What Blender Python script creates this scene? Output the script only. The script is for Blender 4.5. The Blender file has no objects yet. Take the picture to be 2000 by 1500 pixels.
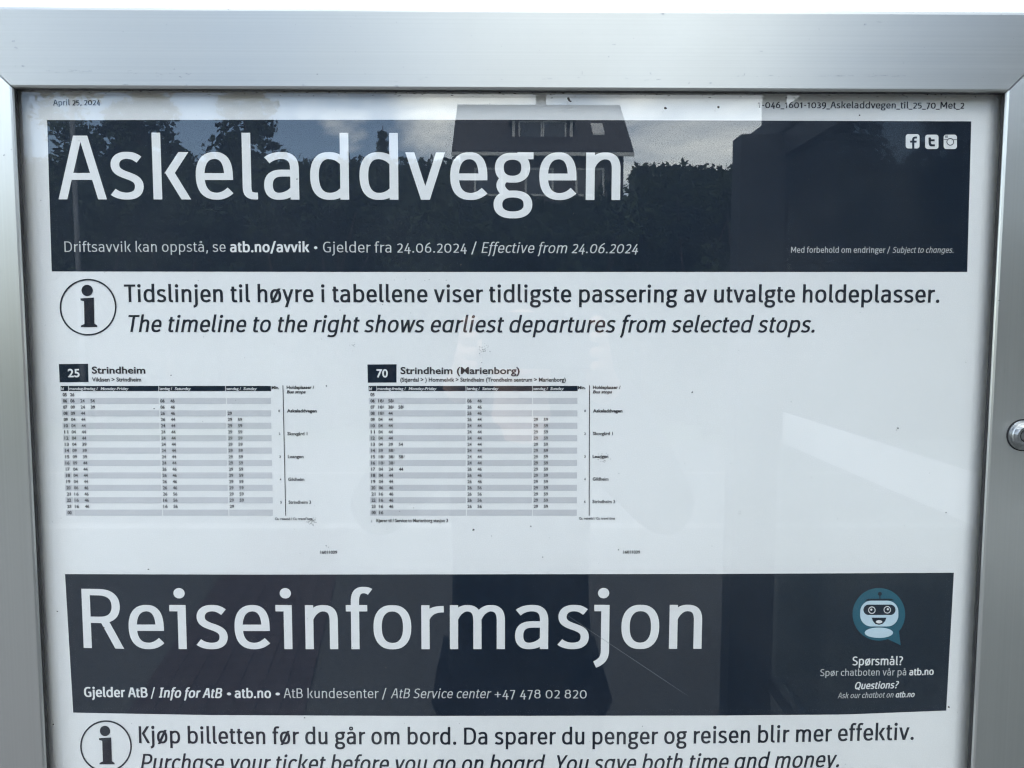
import bpy, bmesh, math, random
from mathutils import Vector, Matrix, noise as mnoise

R = math.radians
sc = bpy.context.scene
col = sc.collection
random.seed(7)

# ------------------------------------------------------------------ camera
# the plane y = 0 is the front face of the case frame; inner opening 0.60 m wide; ZT = its top edge
ZT = 1.69
F_PX = 1502.0                                   # focal length in pixels of the 2000 x 1500 photograph
CAM = Vector((-0.00459, -0.47611, ZT - 0.14040))
PITCH, YAW, ROLL = R(-4.529), R(-0.543), R(-0.091)
M3 = Matrix.Rotation(YAW, 3, 'Z') @ Matrix.Rotation(PITCH, 3, 'X') @ Matrix.Rotation(ROLL, 3, 'Y')
cd = bpy.data.cameras.new('camera')
cd.sensor_fit = 'HORIZONTAL'; cd.sensor_width = 36.0
cd.lens = F_PX / 2000.0 * 36.0
cd.clip_start = 0.02; cd.clip_end = 2000
cam = bpy.data.objects.new('camera', cd); col.objects.link(cam)
cam.matrix_world = Matrix.Translation(CAM) @ (M3 @ Matrix.Rotation(R(90), 3, 'X')).to_4x4()
sc.camera = cam

# ------------------------------------------------------------------ sky, sun, exposure
SUN_EL, SUN_AZ = R(52), R(-28)                  # azimuth from +Y (behind the case) towards +X
w = bpy.data.worlds.new('World'); sc.world = w; w.use_nodes = True
nt = w.node_tree; nt.nodes.clear()
def N(t, **kw):
    n = nt.nodes.new(t)
    for k, v in kw.items(): setattr(n, k, v)
    return n
out = N('ShaderNodeOutputWorld'); bg = N('ShaderNodeBackground')
sky = N('ShaderNodeTexSky', sky_type='NISHITA', sun_disc=False)
sky.sun_elevation = SUN_EL; sky.sun_rotation = SUN_AZ
sky.air_density = 1.0; sky.dust_density = 0.8; sky.ozone_density = 1.2
tc = N('ShaderNodeTexCoord'); sep = N('ShaderNodeSeparateXYZ')
nt.links.new(tc.outputs['Generated'], sep.inputs[0])
def mth(op, a, b):
    n = N('ShaderNodeMath', operation=op)
    for i, v in enumerate((a, b)):
        if isinstance(v, (int, float)): n.inputs[i].default_value = v
        else: nt.links.new(v, n.inputs[i])
    return n.outputs[0]
zz = mth('ADD', mth('MAXIMUM', sep.outputs[2], 0.0), 0.22)
cmb = N('ShaderNodeCombineXYZ')
nt.links.new(mth('DIVIDE', sep.outputs[0], zz), cmb.inputs[0])
nt.links.new(mth('DIVIDE', sep.outputs[1], zz), cmb.inputs[1])
nz = N('ShaderNodeTexNoise'); nz.inputs['Scale'].default_value = 1.35; nz.inputs['Detail'].default_value = 9
nz.inputs['Roughness'].default_value = 0.58; nz.inputs['Distortion'].default_value = 0.35
cof = N('ShaderNodeVectorMath', operation='ADD'); cof.inputs[1].default_value = (48.6, 77.4, 20.9)
nt.links.new(cmb.outputs[0], cof.inputs[0]); nt.links.new(cof.outputs[0], nz.inputs['Vector'])
rp = N('ShaderNodeValToRGB'); rp.color_ramp.elements[0].position = 0.455; rp.color_ramp.elements[1].position = 0.68
nt.links.new(nz.outputs[0], rp.inputs[0])
mx = N('ShaderNodeMix', data_type='RGBA')
nt.links.new(rp.outputs[0], mx.inputs[0]); nt.links.new(sky.outputs[0], mx.inputs[6])
mx.inputs[7].default_value = (14.3, 14.7, 13.7, 1)
nt.links.new(mx.outputs[2], bg.inputs[0]); bg.inputs[1].default_value = 0.15
nt.links.new(bg.outputs[0], out.inputs[0])

sl = bpy.data.lights.new('sun', 'SUN'); sl.energy = 1.2; sl.angle = R(12); sl.color = (1, 0.96, 0.90)
sun = bpy.data.objects.new('sun', sl); col.objects.link(sun)
sdir = Vector((math.sin(SUN_AZ) * math.cos(SUN_EL), math.cos(SUN_AZ) * math.cos(SUN_EL), math.sin(SUN_EL)))
sun.rotation_euler = (-sdir).to_track_quat('-Z', 'Y').to_euler(); sun.location = sdir * 30
vs = sc.view_settings
vs.view_transform = 'Standard'; vs.look = 'None'; vs.gamma = 1; vs.use_curve_mapping = False
vs.exposure = 1.72
sc.cycles.transparent_max_bounces = 14
sc.cycles.max_bounces = 6; sc.cycles.diffuse_bounces = 3; sc.cycles.glossy_bounces = 4
sc.cycles.use_denoising = True; sc.cycles.denoising_prefilter = 'FAST'
sc.cycles.filter_width = 1.25

# ------------------------------------------------------------------ pixel of the photograph -> point on a plane y = Y
def ray(px, py): return M3 @ Vector(((px - 1000) / F_PX, 1.0, -(py - 750) / F_PX))
def at(px, py, Y):
    d = ray(px, py); t = (Y - CAM.y) / d.y
    return CAM + d * t
Y_GLASS, T_GLASS, Y_PAPER = 0.0052, 0.004, 0.0113
def mirror(px, py, dist):                       # the real place of a thing seen in the pane, dist metres in front of it
    p = at(px, py, Y_GLASS + dist)
    return Vector((p.x, 2 * Y_GLASS - p.y, p.z))

# ------------------------------------------------------------------ helpers
def tag(o, label=None, cat=None, group=None, kind=None):
    for k, v in (('label', label), ('category', cat), ('group', group), ('kind', kind)):
        if v: o[k] = v
    return o
def empty(name, loc=(0, 0, 0), rz=0.0):
    o = bpy.data.objects.new(name, None); col.objects.link(o); o.location = loc; o.rotation_euler.z = rz
    o.empty_display_size = 0.1
    return o
def mesh_obj(name, verts, faces, mat, parent=None, smooth=False):
    me = bpy.data.meshes.new(name); me.from_pydata([tuple(v) for v in verts], [], faces); me.update()
    if smooth: me.polygons.foreach_set('use_smooth', [True] * len(me.polygons))
    me.materials.append(mat)
    o = bpy.data.objects.new(name, me); col.objects.link(o)
    if parent: o.parent = parent
    return o
def bm_obj(name, bm, mat, parent=None, smooth=False):
    bmesh.ops.recalc_face_normals(bm, faces=bm.faces)
    me = bpy.data.meshes.new(name); bm.to_mesh(me); bm.free()
    if smooth: me.polygons.foreach_set('use_smooth', [True] * len(me.polygons))
    me.materials.append(mat)
    o = bpy.data.objects.new(name, me); col.objects.link(o)
    if parent: o.parent = parent
    return o
def add_box(bm, lo, hi, bevel=0.0, mat=None):
    c = [(a + b) / 2 for a, b in zip(lo, hi)]; s = [abs(b - a) for a, b in zip(lo, hi)]
    m = Matrix.Translation(c) @ Matrix.Diagonal((*s, 1))
    if mat: m = mat @ m
    r = bmesh.ops.create_cube(bm, size=1, matrix=m)
    if bevel:
        es = list({e for v in r['verts'] for e in v.link_edges})
        bmesh.ops.bevel(bm, geom=es, offset=bevel, segments=2, affect='EDGES', profile=0.6)
def box(name, lo, hi, mat, parent=None, bevel=0.0):
    bm = bmesh.new(); add_box(bm, lo, hi, bevel); return bm_obj(name, bm, mat, parent)
def add_tube(bm, a, b, r0, r1=None, n=12):
    a, b = Vector(a), Vector(b); d = b - a
    q = d.to_track_quat('Z', 'Y').to_matrix().to_4x4()
    bmesh.ops.create_cone(bm, cap_ends=True, segments=n, radius1=r0, radius2=r0 if r1 is None else r1, depth=d.length,
                          matrix=Matrix.Translation((a + b) / 2) @ q)
def tube(name, a, b, r0, mat, parent=None, r1=None, n=12):
    bm = bmesh.new(); add_tube(bm, a, b, r0, r1, n); return bm_obj(name, bm, mat, parent, False)

# ------------------------------------------------------------------ materials
def new_mat(name):
    m = bpy.data.materials.new(name); m.use_nodes = True
    return m, m.node_tree, m.node_tree.nodes['Principled BSDF']
def plain(name, c, rough=0.6, metal=0.0, spec=0.5, var=0.0, scale=20.0, bump=0.0, coords='Object'):
    m, t, b = new_mat(name)
    b.inputs['Base Color'].default_value = (*c, 1); b.inputs['Roughness'].default_value = rough
    b.inputs['Metallic'].default_value = metal; b.inputs['Specular IOR Level'].default_value = spec
    if var or bump:
        tcn = t.nodes.new('ShaderNodeTexCoord'); nn = t.nodes.new('ShaderNodeTexNoise')
        nn.inputs['Scale'].default_value = scale; nn.inputs['Detail'].default_value = 6
        t.links.new(tcn.outputs[coords], nn.inputs['Vector'])
    if var:
        mixn = t.nodes.new('ShaderNodeMix'); mixn.data_type = 'RGBA'
        mixn.inputs[6].default_value = (*[max(0, x * (1 - var)) for x in c], 1)
        mixn.inputs[7].default_value = (*[min(1, x * (1 + var)) for x in c], 1)
        r_ = t.nodes.new('ShaderNodeMapRange'); r_.inputs[1].default_value = 0.3; r_.inputs[2].default_value = 0.7
        t.links.new(nn.outputs[0], r_.inputs[0]); t.links.new(r_.outputs[0], mixn.inputs[0])
        t.links.new(mixn.outputs[2], b.inputs['Base Color'])
    if bump:
        bn = t.nodes.new('ShaderNodeBump'); bn.inputs['Strength'].default_value = bump; bn.inputs['Distance'].default_value = 0.01
        t.links.new(nn.outputs[0], bn.inputs['Height']); t.links.new(bn.outputs[0], b.inputs['Normal'])
    return m

def brushed(name, along):
    """anodised extruded aluminium: fine die lines along the bar, faint blotches, satin gloss"""
    m, t, b = new_mat(name)
    L = t.links.new
    tcn = t.nodes.new('ShaderNodeTexCoord'); mp = t.nodes.new('ShaderNodeMapping')
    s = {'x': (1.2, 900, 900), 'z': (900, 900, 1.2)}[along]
    mp.inputs['Scale'].default_value = s
    L(tcn.outputs['Object'], mp.inputs['Vector'])
    n1 = t.nodes.new('ShaderNodeTexNoise'); n1.inputs['Scale'].default_value = 1.0; n1.inputs['Detail'].default_value = 4
    L(mp.outputs[0], n1.inputs['Vector'])
    n2 = t.nodes.new('ShaderNodeTexNoise'); n2.inputs['Scale'].default_value = 14; n2.inputs['Detail'].default_value = 5
    L(tcn.outputs['Object'], n2.inputs['Vector'])
    a = t.nodes.new('ShaderNodeMapRange'); a.inputs[1].default_value = .3; a.inputs[2].default_value = .7; a.inputs[3].default_value = .30; a.inputs[4].default_value = .37
    L(n1.outputs[0], a.inputs[0])
    a2 = t.nodes.new('ShaderNodeMath'); a2.operation = 'MULTIPLY_ADD'; a2.inputs[1].default_value = .12
    L(n2.outputs[0], a2.inputs[0]); L(a.outputs[0], a2.inputs[2]); L(a2.outputs[0], b.inputs['Roughness'])
    mixn = t.nodes.new('ShaderNodeMix'); mixn.data_type = 'RGBA'
    mixn.inputs[6].default_value = ((.45, .455, .435, 1) if along == 'x' else (.58, .585, .565, 1)); mixn.inputs[7].default_value = ((.55, .555, .535, 1) if along == 'x' else (.68, .685, .665, 1))  # same metal; uprights coloured paler to make up for dimmer light
    L(n1.outputs[0], mixn.inputs[0]); L(mixn.outputs[2], b.inputs['Base Color'])
    b.inputs['Metallic'].default_value = .9
    b.inputs['Anisotropic'].default_value = .75
    tg = t.nodes.new('ShaderNodeCombineXYZ'); tg.inputs[2 if along == 'x' else 0].default_value = 1.0
    L(tg.outputs[0], b.inputs['Tangent'])
    bn = t.nodes.new('ShaderNodeBump'); bn.inputs['Strength'].default_value = .06; bn.inputs['Distance'].default_value = .0004
    L(n1.outputs[0], bn.inputs['Height']); L(bn.outputs[0], b.inputs['Normal'])
    return m

def glass_mat(name, f0=0.043, tint=(1, 1, 1), dirt=True):
    """clear pane: each face reflects by Schlick's law, the rest passes straight through; thin grime where it has its own shape"""
    m = bpy.data.materials.new(name); m.use_nodes = True; t = m.node_tree; t.nodes.clear(); L = t.links.new
    o = t.nodes.new('ShaderNodeOutputMaterial'); mixs = t.nodes.new('ShaderNodeMixShader')
    tr = t.nodes.new('ShaderNodeBsdfTransparent'); tr.inputs[0].default_value = (*tint, 1)
    gl = t.nodes.new('ShaderNodeBsdfGlossy'); gl.inputs['Roughness'].default_value = 0.0; gl.inputs['Color'].default_value = (1, 1, 1, 1)
    ge = t.nodes.new('ShaderNodeNewGeometry'); dt = t.nodes.new('ShaderNodeVectorMath'); dt.operation = 'DOT_PRODUCT'
    L(ge.outputs['Incoming'], dt.inputs[0]); L(ge.outputs['Normal'], dt.inputs[1])
    def mm(op, a, b=None):
        n = t.nodes.new('ShaderNodeMath'); n.operation = op
        for i, v in enumerate((a, b)):
            if v is None: continue
            if isinstance(v, (int, float)): n.inputs[i].default_value = v
            else: L(v, n.inputs[i])
        return n.outputs[0]
    fr = mm('ADD', mm('MULTIPLY', mm('POWER', mm('SUBTRACT', 1.0, mm('ABSOLUTE', dt.outputs['Value'])), 5.0), 1 - f0), f0)
    L(fr, mixs.inputs[0]); L(tr.outputs[0], mixs.inputs[1]); L(gl.outputs[0], mixs.inputs[2])
    last = mixs.outputs[0]
    if dirt:
        tcn = t.nodes.new('ShaderNodeTexCoord')
        n1 = t.nodes.new('ShaderNodeTexNoise'); n1.inputs['Scale'].default_value = 9; n1.inputs['Detail'].default_value = 8; n1.inputs['Roughness'].default_value = .65
        L(tcn.outputs['Object'], n1.inputs['Vector'])
        r1 = t.nodes.new('ShaderNodeMapRange'); r1.inputs[1].default_value = .48; r1.inputs[2].default_value = .85; r1.inputs[4].default_value = .022
        L(n1.outputs[0], r1.inputs[0])
        df = t.nodes.new('ShaderNodeBsdfDiffuse'); df.inputs[0].default_value = (.42, .42, .40, 1)
        m2 = t.nodes.new('ShaderNodeMixShader'); L(r1.outputs[0], m2.inputs[0]); L(last, m2.inputs[1]); L(df.outputs[0], m2.inputs[2])
        last = m2.outputs[0]
    L(last, o.inputs[0])
    return m

M_ALU_X, M_ALU_Z = brushed('aluminium_bar', 'x'), brushed('aluminium_upright_lightened', 'z')
M_GLASS = glass_mat('case_glass')
M_RUBBER = plain('black_rubber', (.012, .012, .013), .55, var=.3, scale=60)
M_DARK = plain('shade_and_lens_black', (.01, .01, .011), .8)  # near black standing in for shade in gaps and keyhole; also phone lenses
M_STEEL = plain('worn_steel', (.42, .43, .43), .36, 1.0, var=.25, scale=400, bump=.15)
M_BACK = plain('case_back_sheet', (.45, .46, .46), .5, .6, var=.05)
M_PAPER = plain('poster_paper', (.84, .838, .812), .62, spec=.2, var=.028, scale=6, bump=.05)
M_INK = plain('navy_print', (.004, .0122, .0255), .55, spec=.22, var=.06, scale=40)
M_INKTXT = plain('navy_text_print', (.012, .017, .026), .6, spec=.2)
M_WHITEINK = plain('unprinted_white', (.83, .825, .80), .6, spec=.2, var=.015, scale=30)
M_LIGHTINK = plain('pale_grey_print', (.66, .66, .64), .6, spec=.2)
M_BLACKINK = plain('black_print', (.018, .018, .021), .6, spec=.2)
M_STRIPE = plain('grey_stripe_print', (.60, .60, .60), .6, spec=.2, var=.02, scale=60)
M_TEAL = plain('teal_print', (.018, .105, .15), .6, spec=.2, var=.04, scale=60)
M_ICE = plain('pale_cyan_print', (.56, .70, .76), .6, spec=.2)
M_DIRT = plain('dirt', (.05, .045, .04), .9, var=.4, scale=900)
M_SCUFF = plain('scuffed_aluminium', (.38, .39, .395), .6, .4, var=.3, scale=600)

# ------------------------------------------------------------------ ground, road (behind the photographer, seen in the pane)
def asphalt(name, c, sc_=60):
    return plain(name, c, .85, var=.28, scale=sc_, bump=.4)
M_GRASS = plain('grass', (.05, .085, .022), .9, var=.4, scale=3, bump=.5)
M_ASPH = asphalt('asphalt', (.075, .078, .08)); M_PAVE = asphalt('pavement', (.072, .074, .072), 40)
M_PAINT = plain('road_paint', (.26, .26, .25), .7, var=.1, scale=20)
M_KERB = plain('granite_kerb', (.24, .24, .235), .8, var=.25, scale=60)
M_REDDISH = plain('dark_reddish', (.055, .041, .044), .85, var=.25, scale=15)
def sheet(name, x0, y0, x1, y1, z, mat, kind='structure'):
    o = mesh_obj(name, [(x0, y0, z), (x1, y0, z), (x1, y1, z), (x0, y1, z)], [(0, 1, 2, 3)], mat)
    o['kind'] = kind; return o
sheet('ground', -600, -600, 600, 600, -0.13, M_GRASS)
pv = sheet('pavement', -40, -5.23, 40, 2.4, 0.0, M_PAVE)
sheet('road', -200, -10.4, 200, -5.37, -0.116, M_ASPH)
kb = empty('kerb'); kb['kind'] = 'structure'
kp = None
for i in range(-14, 15):
    if kp is None:
        kp = box('kerb_stone', (-.495, -.07, -.12), (.495, .07, .006), M_KERB, kb, .012); o = kp
    else:
        o = kp.copy(); col.objects.link(o)
    o.location = (i * 1.0, -5.30, 0)
sheet('road_marking', -60, -8.02, 60, -7.90, -0.112, M_PAINT)
# strip of dark reddish blocks across the pavement
ps = empty('reddish_strip', (-1.27, -3.3, 0)); ps['kind'] = 'structure'; ps.rotation_euler.z = R(-8)
pp = None
for i in range(7):
    for j in range(18):
        if pp is None: pp = box('reddish_block', (-.0488, -.0988, 0), (.0488, .0988, .014), M_REDDISH, ps, .002); o = pp
        else: o = pp.copy(); col.objects.link(o)
        o.location = ((i - 3) * .1, (j - 9) * .2 + (.1 if i % 2 else 0), -.006)

# ------------------------------------------------------------------ the display case
XH, OPEN_H = 0.300, 0.845
W_FR = at(1000, 13, 0).z - ZT                    # width of the frame bar
case = tag(empty('display_case', (0, 0.03, 0)), 'silver aluminium framed glass display case holding the bus timetable poster', 'display case')
def bring(o, parent):                            # parent keeping the world place
    o.parent = parent; o.matrix_parent_inverse = Matrix.Translation(-parent.location) if parent.rotation_euler.z == 0 else parent.matrix_basis.inverted()
    return o
PROF = [(0, .0052), (0, .0016), (.0004, .0006), (.0014, 0.0), (W_FR - .0032, 0), (W_FR - .0016, .0004), (W_FR - .0004, .0016), (W_FR, .0036),
        (W_FR, .046), (.0105, .046), (.0105, .0052)]
def frame_bar(side):
    horiz = side in 'tb'; half = XH if horiz else OPEN_H / 2
    vs_, fs = [], []
    n = len(PROF)
    for end in (-1, 1):
        for u, y in PROF:
            s = end * (half + u - .0004)
            zc = ZT - OPEN_H / 2
            if side == 't': vs_.append((s, y, ZT + u))
            elif side == 'b': vs_.append((s, y, ZT - OPEN_H - u))
            elif side == 'l': vs_.append((-XH - u, y, zc + s))
            else: vs_.append((XH + u, y, zc + s))
    for i in range(n): fs.append((i, (i + 1) % n, n + (i + 1) % n, n + i))
    fs.append(tuple(range(n))); fs.append(tuple(range(n, 2 * n))[::-1])
    bm = bmesh.new(); bv = [bm.verts.new(v) for v in vs_]
    for f in fs: bm.faces.new([bv[i] for i in f])
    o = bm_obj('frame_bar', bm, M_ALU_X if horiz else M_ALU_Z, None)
    return bring(o, case)
bars = {s: frame_bar(s) for s in 'tblr'}
zb = ZT - OPEN_H
for sx in (-1, 1):                               # corner keys behind the mitre joints, coloured near black for the gap shade
    for zc, sg in ((ZT, 1), (zb, -1)):
        o = box('corner_key', (0, 0, 0), (.03, .006, .03), M_DARK)
        o.location = (XH + .012 if sx > 0 else -XH - .042, .010, zc + .012 if sg > 0 else zc - .042); bring(o, case)
G = .0003                                        # black glazing gasket standing just inside the frame lip
for nm, lo, hi in (('t', (-XH - .004, .0021, ZT - .0004), (XH + .004, .0051, ZT + .004)), ('b', (-XH - .004, .0021, zb - .004), (XH + .004, .0051, zb + G)),
                   ('l', (-XH - .004, .0022, zb + G), (-XH + G, .0050, ZT - .0004)), ('r', (XH - G, .0022, zb + G), (XH + .004, .0050, ZT - .0004))):
    if nm in 'tb': hi = (hi[0], hi[1], hi[2])
    bring(box('gasket', lo, hi, M_RUBBER), case)
pane = bring(box('glass_pane', (-XH - .009, Y_GLASS, zb - .009), (XH + .009, Y_GLASS + T_GLASS, ZT + .009), M_GLASS), case)
bring(box('back_panel', (-XH - .0095, .0165, zb - .0095), (XH + .0095, .0185, ZT + .0095), M_BACK), case)
bring(box('rear_cover', (-XH - .04, .0465, zb - .04), (XH + .04, .0495, ZT + .04), M_BACK), case)
for s in (-1, 1):
    bm = bmesh.new(); add_box(bm, (s * .2 - .03, .050, -.12), (s * .2 + .03, .110, ZT - .06), .004)
    bring(bm_obj('support_post', bm, M_ALU_Z), case)
# cam lock on the upright
lc = at(2003, 851, -.003)
prof = [(.0093, 0), (.0093, -.0008), (.0086, -.0010), (.0084, -.0030), (.0080, -.0037), (.0058, -.0046), (.0043, -.0044), (.0040, -.0034), (.0038, .0015)]
def lathe(name, prof, c, mat, n=72, cap=True):
    vs_, fs = [], []
    for r_, y in prof:
        for k in range(n):
            a = 2 * math.pi * k / n; vs_.append((c.x + r_ * math.cos(a), y, c.z + r_ * math.sin(a)))
    for i in range(len(prof) - 1):
        for k in range(n): fs.append((i * n + k, i * n + (k + 1) % n, (i + 1) * n + (k + 1) % n, (i + 1) * n + k))
    if cap: fs.append(tuple((len(prof) - 1) * n + k for k in range(n)))
    return mesh_obj(name, vs_, fs, mat, None, False)
bring(lathe('lock_shadow_ring', [(.0101, 0), (.0101, -.0006), (.0094, -.0007)], lc, M_DARK, cap=False), case)  # dark ring laid in place of the shadow round the lock
lock = bring(lathe('cam_lock', prof, lc, M_STEEL), case)
core = lathe('keyhole', [(.0042, -.0042), (.0036, -.0043), (.0030, -.0030), (.0028, .001)], lc, M_DARK)
core.parent = lock

# grime and scuffs: small irregular flakes lying on the glass and on the frame face
def flakes(name, items, Y, mat, parent):
    vs_, fs = [], []
    rr = random.Random(3)
    for px, py, rx, ry, ang in items:
        n = 7; base = len(vs_)
        for k in range(n):
            a = 2 * math.pi * k / n; q = rr.uniform(.55, 1.15)
            ex, ey = rx * q * math.cos(a), ry * q * math.sin(a)
            x = px + ex * math.cos(ang) - ey * math.sin(ang); y = py + ex * math.sin(ang) + ey * math.cos(ang)
            vs_.append(at(x, y, Y))
        fs.append(tuple(range(base, base + n))[::-1])
    o = mesh_obj(name, vs_, fs, mat); o['kind'] = 'stuff'
    return bring(o, parent)
rr = random.Random(11)
items = [(1754, 836, 2.6, 2.2, 0), (1751, 840, 1, 1, 0), (925, 1035, 2.6, 2.2, 0), (1060, 1088, 1.8, 1.2, .6), (1352, 766, 2.2, 1.3, -.8), (1110, 193, 5, 3, .9),
         (1114, 198, 3, 2, 0), (1300, 211, 3, 2.5, 0), (1403, 209, 2.5, 2.5, 0), (290, 1112, 1.8, 1.6, 0), (1848, 1001, 1.6, 1.6, 0), (1037, 1028, 1.8, 1.3, .3),
         (301, 798, 3, 1, -.2), (638, 754, 2, 1.6, 0), (334, 733, 1.5, 1.2, 0), (1208, 1074, 1.8, 1.3, 0), (637, 1066, 1.7, 1.1, .8), (1679, 225, 2, 1.6, 0),
         (1580, 350, 2, 1.5, 0), (880, 268, 1.6, 1.6, 0), (1313, 248, 1.5, 1.2, 0), (1120, 417, 1, 2.5, 0), (900, 517, 2, 1.6, 0), (580, 350, 1.6, 1.6, 0), (275, 172, 2.5, 1.5, 0),
         (112, 1194, 2.5, 1.2, .1), (203, 1226, 2, 1.4, .3), (1853, 1381, 2, 2.2, 0), (104, 1415, 2, 2, 0), (754, 1304, 1.4, 1.4, 0), (595, 1402, 2, 1.3, 0)]
def smudge(cx, cy, rx, ry, n, s):
    for _ in range(n):
        items.append((rr.gauss(cx, rx), rr.gauss(cy, ry), rr.uniform(.4, s), rr.uniform(.3, s * .6), rr.uniform(-.6, .6)))
smudge(944, 681, 5, 8, 34, 1.3); smudge(609, 1019, 5, 3.5, 40, 1.6); smudge(1179, 893, 6, 4, 34, 1.5); smudge(690, 676, 3, 6, 8, 1.2)
smudge(1445, 1002, 4, 3, 5, 1); smudge(820, 545, 40, 3, 7, 1.4)
for _ in range(150):                             # grime washed into the top edge of the pane
    x = rr.uniform(60, 1930); items.append((x, 174 + (x / 2000) * 6 + abs(rr.gauss(0, 5)) + 2, rr.uniform(.8, 4), rr.uniform(.3, .9), rr.uniform(-.3, .3)))
for _ in range(120): items.append((rr.uniform(60, 1900), rr.uniform(190, 1500), rr.uniform(.4, 1.1), rr.uniform(.3, .9), rr.uniform(0, 3)))
d = flakes('grime_specks', items, Y_GLASS - .00008, M_DIRT, pane)
d['kind'] = 'stuff'
d.parent = pane; d.matrix_parent_inverse = Matrix()
it2 = [(1295, 27, 3.2, 3, 0), (1690, 48, 3, 2.4, 0), (1717, 43, 6, .6, .1), (26, 80, 5, 2, -.2), (31, 93, 4, 1.6, .3), (44, 129, 4, 2, 0), (445, 17, 6, .8, 1.0), (1271, 144, 3, .8, 1),
       (340, 135, 1.6, 1.6, 0), (620, 145, 1.8, 1.8, 0), (788, 131, 1.5, 1.2, 0), (1189, 111, 1.6, 1.3, 0), (1137, 143, .8, 5, 0), (1454, 146, .9, 3.5, .3), (1199, 87, 5, .6, 0),
       (365, 144, 7, 1, .3), (352, 150, 4, 1.6, .6), (1388, 162, 3, 2, 0), (1346, 162, 1.4, 3, .2), (1487, 100, 4, .8, 0), (8, 303, 2.2, 2, 0), (22, 292, 1.5, 1.5, 0), (1951, 587, 3, 1.3, 0),
       (592, 166, 3, 1.6, 0), (776, 168, 5, 2.2, .3), (245, 165, 8, 1.2, 0), (365, 167, 6, 1.4, 0)]
for _ in range(12): it2.append((rr.uniform(60, 260), rr.gauss(139, 1.5), rr.uniform(2, 8), .35, 0))
for _ in range(10): it2.append((rr.uniform(215, 380), rr.gauss(143, 2.5), rr.uniform(2, 7), .4, rr.uniform(-.1, .15)))
for _ in range(16): it2.append((rr.uniform(1597, 1770), rr.gauss(148, .6), rr.uniform(4, 12), .4, 0))
for _ in range(6): it2.append((rr.uniform(1390, 1560), rr.gauss(147, 2), rr.uniform(1, 6), .4, rr.uniform(-.2, .2)))
for _ in range(12): it2.append((rr.uniform(760, 1300), rr.gauss(152, 4), rr.uniform(1, 6), .35, rr.uniform(-.1, .1)))
for _ in range(40): it2.append((rr.uniform(0, 2000), rr.uniform(25, 160), rr.uniform(.5, 1.5), rr.uniform(.4, 1), rr.uniform(0, 3)))
flakes('scuff_marks', it2, -.00006, M_SCUFF, case)
# the one long thin grey line across the pane
a, b_ = (1075, 1180), (1402, 1398)
o = flakes('pane_line', [((a[0] + b_[0]) / 2, (a[1] + b_[1]) / 2, 190, .42, math.atan2(b_[1] - a[1], b_[0] - a[0]))], Y_GLASS - .0001,
           plain('line_grey', (.20, .21, .22), .7), case)
o.parent = pane; o.matrix_parent_inverse = Matrix(); del o['kind']

# ------------------------------------------------------------------ the poster sheet
def paper_y(x, z):
    q = (z - (ZT - .35))
    return (Y_PAPER + .0007 * math.sin(x * 9 + q * 4 + .4) + .0005 * math.sin(q * 17 + x * 3) + .0003 * math.sin(x * 26 - q * 9)
            + .0008 * max(0, abs(x) - .27) / .03)
poster = tag(empty('timetable_poster', (0, Y_PAPER, ZT - .4)), 'white and navy bus stop timetable poster behind the glass of the aluminium case', 'poster')
POFF = Matrix.Translation(-poster.location)
def to_paper(px, py, lift):
    p = at(px, py, Y_PAPER); y = paper_y(p.x, p.z) - lift
    p = at(px, py, y); return Vector((p.x, y, p.z))
def put(o, parent=None):
    o.parent = parent or poster
    if parent is None: o.matrix_parent_inverse = POFF
    return o
# sheet: A1 width, gently wavy
nx, nz_ = 60, 90; x0, x1, z0, z1 = -.304, .304, ZT - .842, ZT + .006
vv = [(x0 + (x1 - x0) * i / nx, paper_y(x0 + (x1 - x0) * i / nx, z0 + (z1 - z0) * j / nz_), z0 + (z1 - z0) * j / nz_) for j in range(nz_ + 1) for i in range(nx + 1)]
ff = [(j * (nx + 1) + i, j * (nx + 1) + i + 1, (j + 1) * (nx + 1) + i + 1, (j + 1) * (nx + 1) + i) for j in range(nz_) for i in range(nx)]
sh = put(mesh_obj('paper_sheet', vv, ff, M_PAPER, None, True))
sm = sh.modifiers.new('thickness', 'SOLIDIFY'); sm.thickness = .00025; sm.offset = -1

def lerp_pts(pts, x):
    if x <= pts[0][0]: return pts[0][1]
    for (a, b), (c, d) in zip(pts, pts[1:]):
        if x <= c: return b + (d - b) * (x - a) / (c - a)
    return pts[-1][1]
def panel(name, top, bot, mat, lift=.0001, n=None, m=10, parent=None):
    """printed block between two pixel polylines (same ordering left to right)"""
    n = n or max(2, int((top[-1][0] - top[0][0]) / 30)); vs_, fs = [], []
    for j in range(m + 1):
        v = j / m
        for i in range(n + 1):
            u = i / n
            xt = top[0][0] + u * (top[-1][0] - top[0][0]); xb = bot[0][0] + u * (bot[-1][0] - bot[0][0])
            yt, yb = lerp_pts(top, xt), lerp_pts(bot, xb)
            vs_.append(to_paper(xt + (xb - xt) * v, yt + (yb - yt) * v, lift))
    for j in range(m):
        for i in range(n): k = j * (n + 1) + i; fs.append((k, k + n + 1, k + n + 2, k + 1))
    return put(mesh_obj(name, vs_, fs, mat, None, True), parent)
def poly(name, loops, mat, lift, parent=None):
    """printed flat shapes: convex pixel polygons stacked in order"""
    vs_, fs = [], []
    for k, lp in enumerate(loops):
        b = len(vs_)
        for x, y in lp: vs_.append(to_paper(x, y, lift + k * 4e-6))
        fs.append(tuple(range(b, b + len(lp))))
    o = mesh_obj(name, vs_, fs, mat)
    bm = bmesh.new(); bm.from_mesh(o.data)
    for f in bm.faces:
        f.normal_update()
        if f.normal.y > 0: f.normal_flip()
    bm.to_mesh(o.data); bm.free()
    return put(o, parent)
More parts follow.
